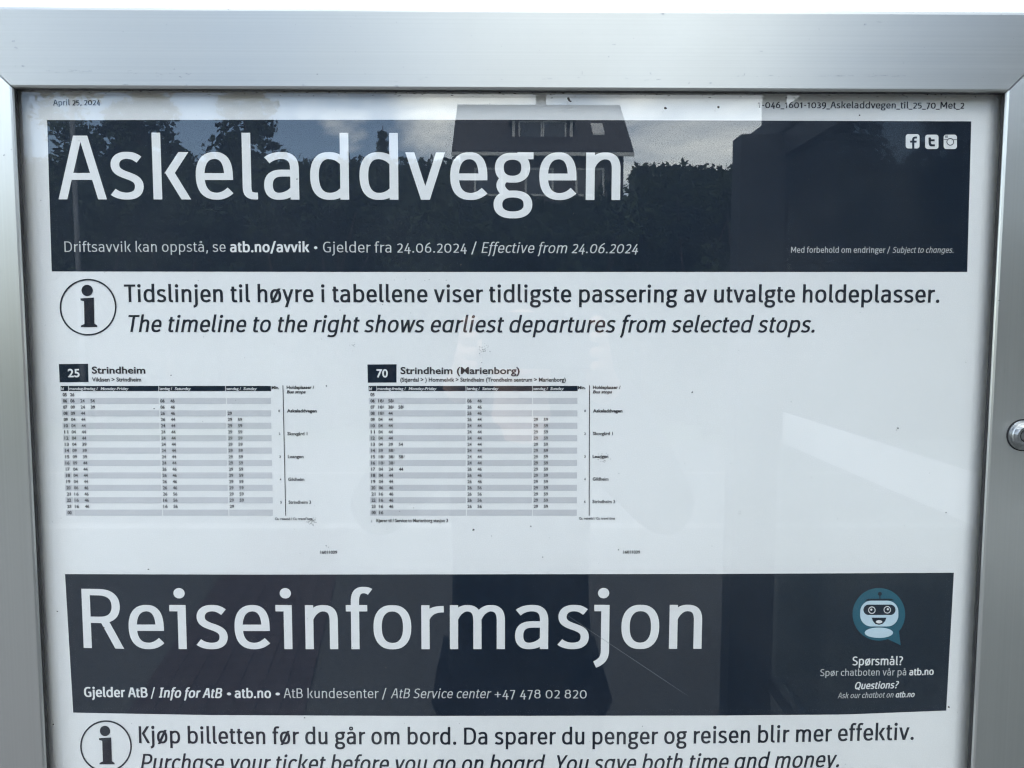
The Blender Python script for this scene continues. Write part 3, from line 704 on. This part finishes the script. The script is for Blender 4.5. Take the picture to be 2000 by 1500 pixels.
# ---- second block
rb = panel('journey_information_block', [(127, 1121.3), (500, 1122.3), (1400, 1121), (1863, 1118.6)], [(143, 1391.8), (400, 1396.5), (800, 1398.3), (1400, 1397.5), (1650, 1395.5), (1848, 1387.8)], M_INK)
lettering('title_lettering', 'Reiseinformasjon', [(163.5, 1265.4), (260, 1267.6), (800, 1268), (1370, 1267.2)], 115.5, M_WHITEINK, 16.2, parent=rb, serif=True)
bl = [(165, 1361), (420, 1363.2), (1147, 1364.3)]
seg = lambda a, b: [(a, lerp_pts(bl, a)), ((a + b) / 2, lerp_pts(bl, (a + b) / 2)), (b, lerp_pts(bl, b))]
for t, a, b, wt, ital, mt in (('Gjelder AtB', 165, 288, BO, False, M_WHITEINK), ('/', 294.5, 303, 14, False, M_WHITEINK), ('Info for AtB', 310, 432, BO, True, M_WHITEINK), ('•', 443, 452, 16, False, M_WHITEINK),
                          ('atb.no', 459, 529, BO, False, M_WHITEINK), ('•', 538, 547, 16, False, M_WHITEINK), ('AtB kundesenter /', 554, 755, LI, False, M_LIGHTINK),
                          ('AtB Service center', 763, 957, LI, True, M_LIGHTINK), ('+47 478 02 820', 966, 1146, LI, False, M_LIGHTINK)):
    lettering('contact_lettering', t, seg(a, b), 19, mt, wt, ital, parent=rb)
for t, a, b, y0, y1, cap, wt, ital, mt in (('Spørsmål?', 1665, 1763, 1299.5, 1299, 17, 19, False, M_WHITEINK), ('Spør chatboten vår på', 1602, 1770, 1320.5, 1319, 13.5, 12.5, False, M_LIGHTINK), ('atb.no', 1776, 1823, 1319, 1318, 13.5, BO, False, M_WHITEINK),
                          ('Questions?', 1669, 1753, 1346.3, 1344.2, 14, 21, True, M_WHITEINK), ('Ask our chatbot on', 1636, 1744, 1364, 1362.3, 11, 12.5, True, M_LIGHTINK), ('atb.no', 1749, 1785, 1362.2, 1361.5, 11, 21, True, M_WHITEINK)):
    lettering('chat_lettering', t, [(a, y0), (b, y1)], cap, mt, wt, ital, parent=rb)
zc = lambda x, y: (1300 + x / 2.857, 1100 + y / 2.857)
ZP = lambda L_: [zc(*p) for p in L_]
bub = poly('chat_icon', [ZP(circ(1190, 285, 147, 147, 48)), ZP([(1232, 420), (1312, 458), (1300, 360)])], M_TEAL, .00016, rb)
def cpart(nm, loops, mat, lift): poly(nm, loops, mat, lift, bub)
cpart('icon_face', [ZP(rrect(1086, 209, 1299, 353, 62, 10)), ZP(circ(1190, 388, 79, 29))], M_ICE, .00021)
cpart('icon_detail', [ZP(rrect(1104, 231, 1283, 289, 29, 10)), ZP([(1150, 304), (1232, 304), (1226, 322), (1210, 339), (1190, 344), (1170, 339), (1156, 322)]),
                      ZP(circ(1196, 171, 11)), ZP([(1193, 178), (1199, 178), (1199, 205), (1193, 205)]), ZP([(1112, 208), (1130, 199), (1258, 198), (1278, 207)])], M_INK, .00026)
er = ring(*zc(1151, 262), 6.4, 1.5, 24) + ring(*zc(1237, 260), 6.4, 1.5, 24)
cpart('icon_eyes', er + [ZP(circ(1148, 259, 6)), ZP(circ(1240, 257, 6)), ZP(circ(1191, 327, 18, 9))], M_WHITEINK, .00032)

# ---- second notice, cut by the picture's edge
info_mark(207, 1457.5, 50.5, 50.5, 1.6)
lettering('notice_line', 'Kjøp billetten før du går om bord. Da sparer du penger og reisen blir mer effektiv.', [(272, 1451.4), (500, 1453.4), (900, 1454.3), (1250, 1453.8), (1500, 1450.5), (1784, 1444.8)], 33, M_INKTXT, 18.2, track=1)
lettering('notice_line', 'Purchase your ticket before you go on board. You save both time and money.', [(275, 1504.5), (700, 1507), (1100, 1507), (1400, 1503.5), (1638, 1498)], 32, M_INKTXT, 17.2, True)

# ------------------------------------------------------------------ what stands behind the photographer and shows in the pane
M_BARK = plain('bark', (.07, .05, .038), .9, var=.4, scale=8, bump=.6)
def leaf_mat(name, c):
    m, t, b = new_mat(name); L = t.links.new
    tcn = t.nodes.new('ShaderNodeTexCoord'); n = t.nodes.new('ShaderNodeTexNoise'); n.inputs['Scale'].default_value = 2.2; n.inputs['Detail'].default_value = 5
    L(tcn.outputs['Object'], n.inputs['Vector'])
    mi = t.nodes.new('ShaderNodeMix'); mi.data_type = 'RGBA'; mi.inputs[6].default_value = (*[v * .55 for v in c], 1); mi.inputs[7].default_value = (*[v * 1.5 for v in c], 1)
    L(n.outputs[0], mi.inputs[0]); L(mi.outputs[2], b.inputs['Base Color']); b.inputs['Roughness'].default_value = .7; b.inputs['Specular IOR Level'].default_value = .25
    return m
M_SPRUCE, M_LEAF, M_SHRUB = leaf_mat('spruce_needles', (.022, .038, .018)), leaf_mat('tree_leaves', (.032, .052, .020)), leaf_mat('shrub_leaves', (.026, .042, .018))
def leaf_quads(pts, size, rnd, flat=.0):
    vs_, fs = [], []
    for p in pts:
        n = Vector((rnd.gauss(0, 1), rnd.gauss(0, 1), rnd.gauss(0, 1) + flat)).normalized(); u = n.orthogonal().normalized(); v = n.cross(u)
        a = rnd.uniform(0, 6.28); u, v = u * math.cos(a) + v * math.sin(a), v * math.cos(a) - u * math.sin(a)
        s = size * rnd.uniform(.6, 1.4); b = len(vs_)
        vs_ += [p - u * s * .5, p + v * s * .28, p + u * s * .6, p - v * s * .28]; fs.append((b, b + 1, b + 2, b + 3))
    return vs_, fs
def thing(name, label, cat, loc, group=None):
    return tag(empty(name, loc), label, cat, group)
def conifer(loc, h, r, label, seed, n_whorl=26):
    rnd = random.Random(seed); t = thing('spruce_tree', label, 'tree', loc, 'trees across the road')
    tube('trunk', (0, 0, -.2), (0, 0, h * .97), r * .09, M_BARK, t, .012)
    pts = []
    for k in range(n_whorl):
        f = k / n_whorl; z = h * (.08 + .9 * f); rr_ = r * (1 - f) ** .85 * rnd.uniform(.8, 1.15) + .08
        for b in range(rnd.randint(6, 9)):
            a = rnd.uniform(0, 6.28); L_ = rr_ * rnd.uniform(.65, 1.1)
            for q in range(int(70 * L_ / r * 2) + 20):
                u = rnd.random() ** .7; w_ = (.10 + .20 * u) * L_ * .6
                pts.append(Vector((math.cos(a) * L_ * u + rnd.gauss(0, w_ * .45), math.sin(a) * L_ * u + rnd.gauss(0, w_ * .45), z - L_ * .35 * u * u - abs(rnd.gauss(0, .07 * r)))))
    v, f = leaf_quads(pts, .05 * r + .055, rnd); mesh_obj('crown', v, f, M_SPRUCE, t)
    return t
def broadleaf(loc, h, r, label, seed, mat=None, name='tree', n=5200, cat='tree', group='trees across the road', stem=.35, leaf=.16):
    rnd = random.Random(seed); t = thing(name, label, cat, loc, group)
    bm = bmesh.new(); add_tube(bm, (0, 0, -.2), (0, 0, h * .55), r * .085, r * .05)
    lobes = []
    for k in range(9):
        a = rnd.uniform(0, 6.28); d_ = r * rnd.uniform(.25, .75); z = h * rnd.uniform(stem + .1, .92)
        c = Vector((math.cos(a) * d_, math.sin(a) * d_, z)); lobes.append((c, r * rnd.uniform(.28, .5)))
        add_tube(bm, (0, 0, h * rnd.uniform(.2, .5)), c, r * .03, .012, 7)
    bm_obj('trunk', bm, M_BARK, t)
    lobes.append((Vector((0, 0, h * .8)), r * .5))
    pts = []
    for _ in range(n):
        c, q = rnd.choice(lobes); d_ = Vector((rnd.gauss(0, 1), rnd.gauss(0, 1), rnd.gauss(0, .8))).normalized()
        p = c + d_ * q * rnd.uniform(.35, 1.08)
        if mnoise.noise(p * 1.7 + Vector((seed, 0, 0))) > -.22: pts.append(p)
    v, f = leaf_quads(pts, leaf, rnd, .5); mesh_obj('crown', v, f, mat or M_LEAF, t)
    return t
def gp(px, dist, z=-.13): p = mirror(px, 640, dist); return (p.x, p.y, z)
def ztop(py, dist): return mirror(1000, py, dist).z
# the big trees beside the lamp post
broadleaf(gp(140, 14), ztop(120, 14) + .5, 1.0, 'slim leafy tree standing beside the lamp post', 21, n=5200, leaf=.11)
conifer(gp(282, 15), ztop(-40, 15) + .3, 1.75, 'tall dark spruce between the slim leafy tree and the wide spruce', 5)
conifer(gp(490, 16), ztop(40, 16) + .2, 1.75, 'wide dark spruce with ragged sides beside the tall spruce', 6)
conifer(gp(752, 24), ztop(222, 24), 1.35, 'small pointed spruce standing next to the brown house', 9)
broadleaf(gp(1264, 22), ztop(262, 22), .75, 'small thin tree growing at the corner of the brown house', 31, n=1800, leaf=.10)
# garden shrubs: one dark row along the far side of the road
sh_lab = ['rounded dark shrub in the row across the road']
for k, (px, py) in enumerate([(-160, 300), (-20, 318), (60, 322), (190, 300), (330, 305), (440, 300), (560, 296), (650, 312), (760, 318), (850, 345), (945, 388), (1050, 400), (1150, 386),
                              (1262, 330), (1350, 318), (1450, 316), (1560, 318), (1680, 300), (1820, 290), (1960, 300), (2120, 290)]):
    D = 11.2 + (k % 3) * .5
    h = ztop(py - 6, D)
    broadleaf(gp(px, D), h, .95, 'rounded dark green shrub in the row across the road', 60 + k, M_SHRUB, 'garden_shrub', 5200, 'shrub', 'shrubs across the road', -.05, .105)

# clipped hedge behind the shrubs
def hedge(px0, px1, py, D, label, seed):
    a, b = gp(px0, D), gp(px1, D); h = ztop(py, D) + .13; L_ = b[0] - a[0]; rnd = random.Random(seed)
    t = thing('garden_hedge', label, 'hedge', ((a[0] + b[0]) / 2, a[1], -.13))
    box('hedge_core', (-L_ / 2, -.45, 0), (L_ / 2, .45, h - .12), M_SHRUB, t, .1)
    pts = []
    for _ in range(int(L_ * 2200)):
        x = rnd.uniform(-L_ / 2, L_ / 2); z = rnd.uniform(.1, h); y = .47 + rnd.gauss(0, .06)
        if rnd.random() < .3: y, z = rnd.uniform(-.45, .5), h - .1 + rnd.gauss(0, .05) + .1 * mnoise.noise(Vector((x * 1.3, y, seed)))
        pts.append(Vector((x, y, z)))
    v, f = leaf_quads(pts, .105, rnd); o = mesh_obj('foliage', v, f, M_SHRUB, t); o['kind'] = 'stuff'
hedge(-500, 900, 322, 13.2, 'tall clipped hedge below the big spruces across the road', 1)
hedge(902, 1228, 392, 13.2, 'low clipped hedge in front of the brown house across the road', 2)
hedge(1230, 2600, 330, 13.2, 'long tall hedge running behind the bus shelter across the road', 3)

# lamp post
p = gp(158, 9, 0)
lp = thing('lamp_post', 'slim grey lamp post across the road beside a leafy tree', 'lamp post', (p[0], p[1], -.13))
M_GALV = plain('galvanised_steel', (.20, .205, .21), .5, .7, var=.15, scale=12)
tube('pole', (0, 0, 0), (0, 0, 5.2), .035, M_GALV, lp, .026); box('lamp_head', (-.09, -.02, 5.2), (.09, .5, 5.27), M_GALV, lp, .02)

# brown house with dark roof, dormer and chimney
D = 32.0
M_WALL = plain('brown_timber_wall', (.085, .078, .075), .85, var=.15, scale=2); M_ROOF = plain('dark_roof_tiles', (.028, .024, .024), .8, var=.3, scale=3)
M_TRIM = plain('white_house_trim', (.55, .55, .53), .7); M_WGL = plain('house_window_glass', (.03, .035, .04), .08, spec=.6)
xl, xr = mirror(888, 292, D).x, mirror(1230, 292, D).x; ze = ztop(292, D); zr = ztop(203, D + 3.4); yf = mirror(1000, 292, D).y
hs = thing('brown_house', 'dark brown house with tiled roof, double window dormer and chimney', 'house', ((xl + xr) / 2, yf - 3.5, -.13))
inv = Matrix.Translation(-hs.location)
def hput(o, par=None):
    o.parent = par or hs; o.matrix_parent_inverse = inv if par is None else Matrix(); return o
bm = bmesh.new(); add_box(bm, (xl + .25, yf - 7, -.13), (xr - .25, yf, ze)); hput(bm_obj('wall', bm, M_WALL))
vs_ = []; ov = .45
for x in (xl - ov * .2, xr + ov * .2):
    vs_ += [(x, yf + ov, ze - .12), (x, yf - 3.5, zr), (x, yf - 7 - ov, ze - .12), (x, yf - 7 - ov, ze - .34), (x, yf - 3.5, zr - .22), (x, yf + ov, ze - .34)]
fs = [(i, (i + 1) % 6, 6 + (i + 1) % 6, 6 + i) for i in range(6)] + [(0, 1, 4, 5), (1, 2, 3, 4), (6, 11, 10, 7), (7, 10, 9, 8)]
rf = hput(mesh_obj('roof', vs_, fs, M_ROOF))
hput(box('gutter', (xl - .1, yf + ov + .01, ze - .36), (xr + .1, yf + ov + .12, ze - .22), M_TRIM))
q0, q1 = mirror(1003, 237, D + .8), mirror(1115, 277, D + .8)
dm = hput(box('dormer', (q0.x, yf - 2.6, q1.z), (q1.x, yf - .7, q0.z), M_WALL))
hput(box('dormer_roof', (q0.x - .2, yf - 3, q0.z + .005), (q1.x + .2, yf - .45, q0.z + .13), M_ROOF))
wz0, wz1 = q1.z + .12, q0.z - .08; wm = (q0.x + q1.x) / 2
for a, b in ((q0.x + .28, wm - .08), (wm + .08, q1.x - .28)):
    wn = hput(box('window', (a - .07, yf - .7, wz0 - .07), (b + .07, yf - .64, wz1 + .07), M_TRIM)); hput(box('pane', (a, yf - .64, wz0), (b, yf - .625, wz1), M_WGL), wn)
for x in (q0.x, q1.x): hput(box('dormer_trim', (x - .06, yf - .72, q1.z), (x + .06, yf - .62, q0.z), M_TRIM))
c0 = mirror(1047, 180, D + 3.4)
hput(box('chimney', (c0.x, yf - 3.8, zr - .4), (c0.x + .45, yf - 3.2, zr + .85), M_WALL), rf)
a, b = mirror(1157, 258, D + .9), mirror(1180, 274, D + .9)
sk_n = Vector((0, zr - ze, 3.5)).normalized()
for x0_, x1_ in ((.8, 2.0), (2.9, 4.1), (5.0, 6.2)):
    wn = hput(box('window', (xl + x0_, yf + .005, ze - 1.9), (xl + x1_, yf + .06, ze - .75), M_TRIM)); hput(box('pane', (xl + x0_ + .09, yf + .06, ze - 1.81), (xl + x1_ - .09, yf + .075, ze - .84), M_WGL), wn)
# roof window lying in the slope
def slope_pt(x, f, up): return (x, yf + ov - (3.5 + ov) * f, ze - .12 + (zr - ze + .12) * f + up)
vs_ = [slope_pt(x, f, up) for up in (.02, .10) for f in (.30, .52) for x in (a.x, b.x)]
hput(mesh_obj('roof_window', vs_, [(0, 1, 3, 2), (4, 6, 7, 5), (0, 4, 5, 1), (1, 5, 7, 3), (3, 7, 6, 2), (2, 6, 4, 0)], M_TRIM), rf)

# bus shelter beside the photographer
M_SHEL = plain('dark_shelter_paint', (.022, .024, .026), .5, var=.2, scale=6); M_BOARD = plain('dark_shelter_boards', (.035, .03, .026), .8, var=.3, scale=5)
M_SGL = glass_mat('shelter_glass', .04, (.90, .93, .92), False); M_FILM = plain('white_film_band', (.50, .51, .51), .7)
Yp = -2.08; XS = .93
st = thing('bus_shelter', 'dark framed bus shelter with glass side wall and white film band', 'bus shelter', (1.6, -1.2, 0))
sinv = Matrix.Translation(-st.location)
def sput(o): o.parent = st; o.matrix_parent_inverse = sinv; return o
cp0, cp1 = at(1450, 300, -Yp), at(1540, 300, -Yp)
sput(box('post', (cp0.x, Yp - .10, -.1), (cp1.x, Yp, 2.17), M_SHEL, None, .003))
for x, y in ((XS - .03, -.42), (2.35, -.42), (2.35, Yp - .1)): sput(box('post', (x, y, -.1), (x + .07, y + .07, 2.17), M_SHEL, None, .008))
bm = bmesh.new(); vs_ = []
sput(box('roof', (XS - .03, Yp - .35, 2.175), (2.65, -.30, 2.25), M_SHEL, None, .01))
sput(box('rail', (XS - .02, Yp + .002, .28), (XS + .03, -.425, .33), M_SHEL)); sput(box('rail', (XS - .02, Yp + .002, 2.1), (XS + .03, -.425, 2.172), M_SHEL))
sput(box('glass_panel', (XS, Yp + .01, .335), (XS + .01, -.43, 2.095), M_SGL))
sput(box('film_band', (XS - .003, Yp + .02, 1.15), (XS - .001, -.44, 1.255), M_FILM))
sput(box('glass_panel', (cp1.x + .01, Yp - .06, .3), (2.34, Yp - .05, 1.13), M_SGL))
for k in range(5): sput(box('wall_board', (cp1.x + .002, Yp - .075, 1.15 + k * .203), (2.348, Yp - .045, 1.15 + k * .203 + .2), M_BOARD, None, .003))
for k in range(8): sput(box('wall_board', (2.43, Yp - .1, .25 + k * .235), (2.46, -.35, .25 + k * .235 + .228), M_BOARD, None, .004))
for k in range(4): sput(box('bench_slat', (1.95 + k * .1, Yp + .1, .44), (2.04 + k * .1, -.6, .47), M_BOARD, None, .005))
for y in (Yp + .3, -.8): sput(box('bench_bracket', (1.97, y, .38), (2.42, y + .05, .438), M_SHEL))
# stop pole behind the shelter post
p0 = at(1512, 300, 2.45)
pl = thing('stop_pole', 'slender dark stop pole rising above the roof of the shelter', 'pole', (p0.x, -2.45, 0))
tube('shaft', (0, 0, 0), (0, 0, 3.1), .045, M_SHEL, pl, .043, 20); tube('cap', (0, 0, 3.1), (0, 0, 3.13), .05, M_SHEL, pl, .03, 20)

# the photographer
M_SKIN = plain('skin', (.45, .29, .21), .55, var=.08, scale=20); M_JACK = plain('black_jacket', (.010, .011, .014), .85, var=.3, scale=30, bump=.3)
M_TROU = plain('dark_trousers', (.012, .013, .018), .9, var=.3, scale=40); M_HAIR = plain('dark_hair', (.02, .014, .010), .6, var=.3, scale=80); M_SHOE = plain('dark_shoes', (.015, .015, .016), .6)
pe = thing('person', 'photographer in a black jacket holding up a phone with both hands', 'person', (.028, -1.03, 0))
def build_skin(name, joints, edges, mat, sub=2):
    me = bpy.data.meshes.new(name); me.from_pydata([j[0] for j in joints], edges, []); me.materials.append(mat)
    o = bpy.data.objects.new(name, me); col.objects.link(o)
    bpy.context.view_layer.objects.active = o
    m = o.modifiers.new('skin', 'SKIN'); m.use_smooth_shade = True; m.branch_smoothing = .6
    s = o.modifiers.new('sub', 'SUBSURF'); s.levels = s.render_levels = sub
    for i, j in enumerate(joints):
        sv = me.skin_vertices[0].data[i]; sv.radius = j[1] if isinstance(j[1], tuple) else (j[1], j[1]); sv.use_root = i == 0
    dg = bpy.context.evaluated_depsgraph_get(); me2 = bpy.data.meshes.new_from_object(o.evaluated_get(dg))
    bpy.data.objects.remove(o); me2.name = name
    o = bpy.data.objects.new(name, me2); col.objects.link(o); o.parent = pe
    return o
SCL = .93
pe.scale = (SCL,) * 3
HL, HR = (-.085, .548, 1.625), (.095, .548, 1.625)     # palms at the two ends of the phone
def arm(s, hand): return [((s * .165, -.01, 1.40), .062), ((s * .24, .05, 1.345), .052), ((s * .285, .17, 1.30), .043), ((s * .19, .37, 1.45), .036), ((hand[0] + s * .012, .515, 1.575), .027)]
J = [((0, 0, .94), (.15, .105)), ((0, 0, 1.08), (.135, .10)), ((0, 0, 1.26), (.165, .115)), ((0, -.01, 1.41), (.085, .075)), ((0, 0, 1.49), .052), ((0, .02, 1.555), (.066, .075)), ((0, .025, 1.63), (.073, .09)), ((0, .015, 1.70), (.055, .065))]
E_ = [(i, i + 1) for i in range(7)]
for s in (-1, 1):
    b = len(J); J += [((s * .095, 0, .88), .085), ((s * .10, .02, .50), .058), ((s * .105, -.01, .12), .038), ((s * .11, .02, .04), .036), ((s * .115, .13, .025), .026)]
    E_ += [(0, b), (b, b + 1), (b + 1, b + 2), (b + 2, b + 3), (b + 3, b + 4)]
for s, hand in ((-1, HL), (1, HR)):
    b = len(J); J += arm(s, hand); E_ += [(3, b)] + [(b + i, b + i + 1) for i in range(4)]
    pb = len(J); J.append((hand, (.024, .018))); E_.append((b + 4, pb))
    for q, (dz, L_) in enumerate(((.034, .020), (.013, .024), (-.008, .022), (-.027, .017))):       # four fingers folded round the end of the phone
        f0 = len(J); J += [((hand[0] + s * .004, hand[1] + .022, hand[2] + dz + .008), .0088), ((hand[0] - s * .006, hand[1] + .046, hand[2] + dz + .01), .0082), ((hand[0] - s * (.006 + L_ * .4), hand[1] + .050, hand[2] + dz + .01), .0072)]
        E_ += [(pb, f0), (f0, f0 + 1), (f0 + 1, f0 + 2)]
    f0 = len(J); J += [((hand[0] - s * .012, hand[1] + .004, hand[2] - .022), .0105), ((hand[0] - s * .03, hand[1] + .006, hand[2] - .006), .0085), ((hand[0] - s * .042, hand[1] + .008, hand[2] + .008), .0075)]
    E_ += [(pb, f0), (f0, f0 + 1), (f0 + 1, f0 + 2)]
build_skin('body', J, E_, M_SKIN)
J2 = [((0, 0, .70), (.195, .15)), ((0, 0, .88), (.18, .135)), ((0, 0, 1.06), (.158, .12)), ((0, 0, 1.26), (.188, .135)), ((0, -.01, 1.41), (.10, .09)), ((0, -.005, 1.475), .066)]
E2 = [(0, 1), (1, 2), (2, 3), (3, 4), (4, 5)]
for s, hand in ((-1, HL), (1, HR)):
    b = len(J2); J2 += [(c, r_ + .018) for c, r_ in arm(s, hand)]; E2 += [(4, b)] + [(b + i, b + i + 1) for i in range(4)]
build_skin('jacket', J2, E2, M_JACK)
J3 = [((0, 0, .93), (.165, .115))]; E3 = []
for s in (-1, 1):
    b = len(J3); J3 += [((s * .095, 0, .84), .102), ((s * .10, .02, .50), .078), ((s * .105, -.01, .10), .066)]; E3 += [(0, b), (b, b + 1), (b + 1, b + 2)]
build_skin('trousers', J3, E3, M_TROU)
for s in (-1, 1): build_skin('shoe', [((s * .107, -.05, .045), .042), ((s * .11, .05, .042), .045), ((s * .118, .17, .03), .034)], [(0, 1), (1, 2)], M_SHOE)
build_skin('hair', [((0, -.045, 1.57), (.075, .05)), ((0, -.025, 1.66), (.088, .085)), ((0, .03, 1.715), (.075, .07))], [(0, 1), (1, 2)], M_HAIR)
build_skin('nose', [((0, .105, 1.625), .010), ((0, .122, 1.60), .014), ((0, .112, 1.592), .012)], [(0, 1), (1, 2)], M_SKIN, 1)
for s in (-1, 1):
    build_skin('ear', [((s * .078, .01, 1.60), .012), ((s * .084, .0, 1.635), .016)], [(0, 1)], M_SKIN, 1)
    build_skin('eye', [((s * .031, .098, 1.634), .010), ((s * .033, .102, 1.634), .009)], [(0, 1)], M_HAIR, 1)
build_skin('mouth', [((-.022, .102, 1.568), .006), ((0, .108, 1.568), .007), ((.022, .102, 1.568), .006)], [(0, 1), (1, 2)], plain('lips', (.36, .16, .14), .5), 1)
# the phone: its lens is where the camera is, the body just behind it
ph = thing('phone', 'dark phone held sideways in both hands of the photographer', 'phone', (CAM.x + .045, CAM.y - .0105, CAM.z - .022))
M_PHONE = plain('dark_phone_back', (.02, .022, .026), .25)
box('phone_body', (-.074, -.004, -.036), (.074, .004, .036), M_PHONE, ph, .003)
box('camera_bump', (-.070, .0042, -.004), (-.034, .0055, .033), M_PHONE, ph, .0005)
for x, z in ((-.060, .022), (-.060, .004), (-.043, .013)): tube('lens', (x, .0056, z), (x, .0072, z), .0062, M_DARK, ph, None, 20)
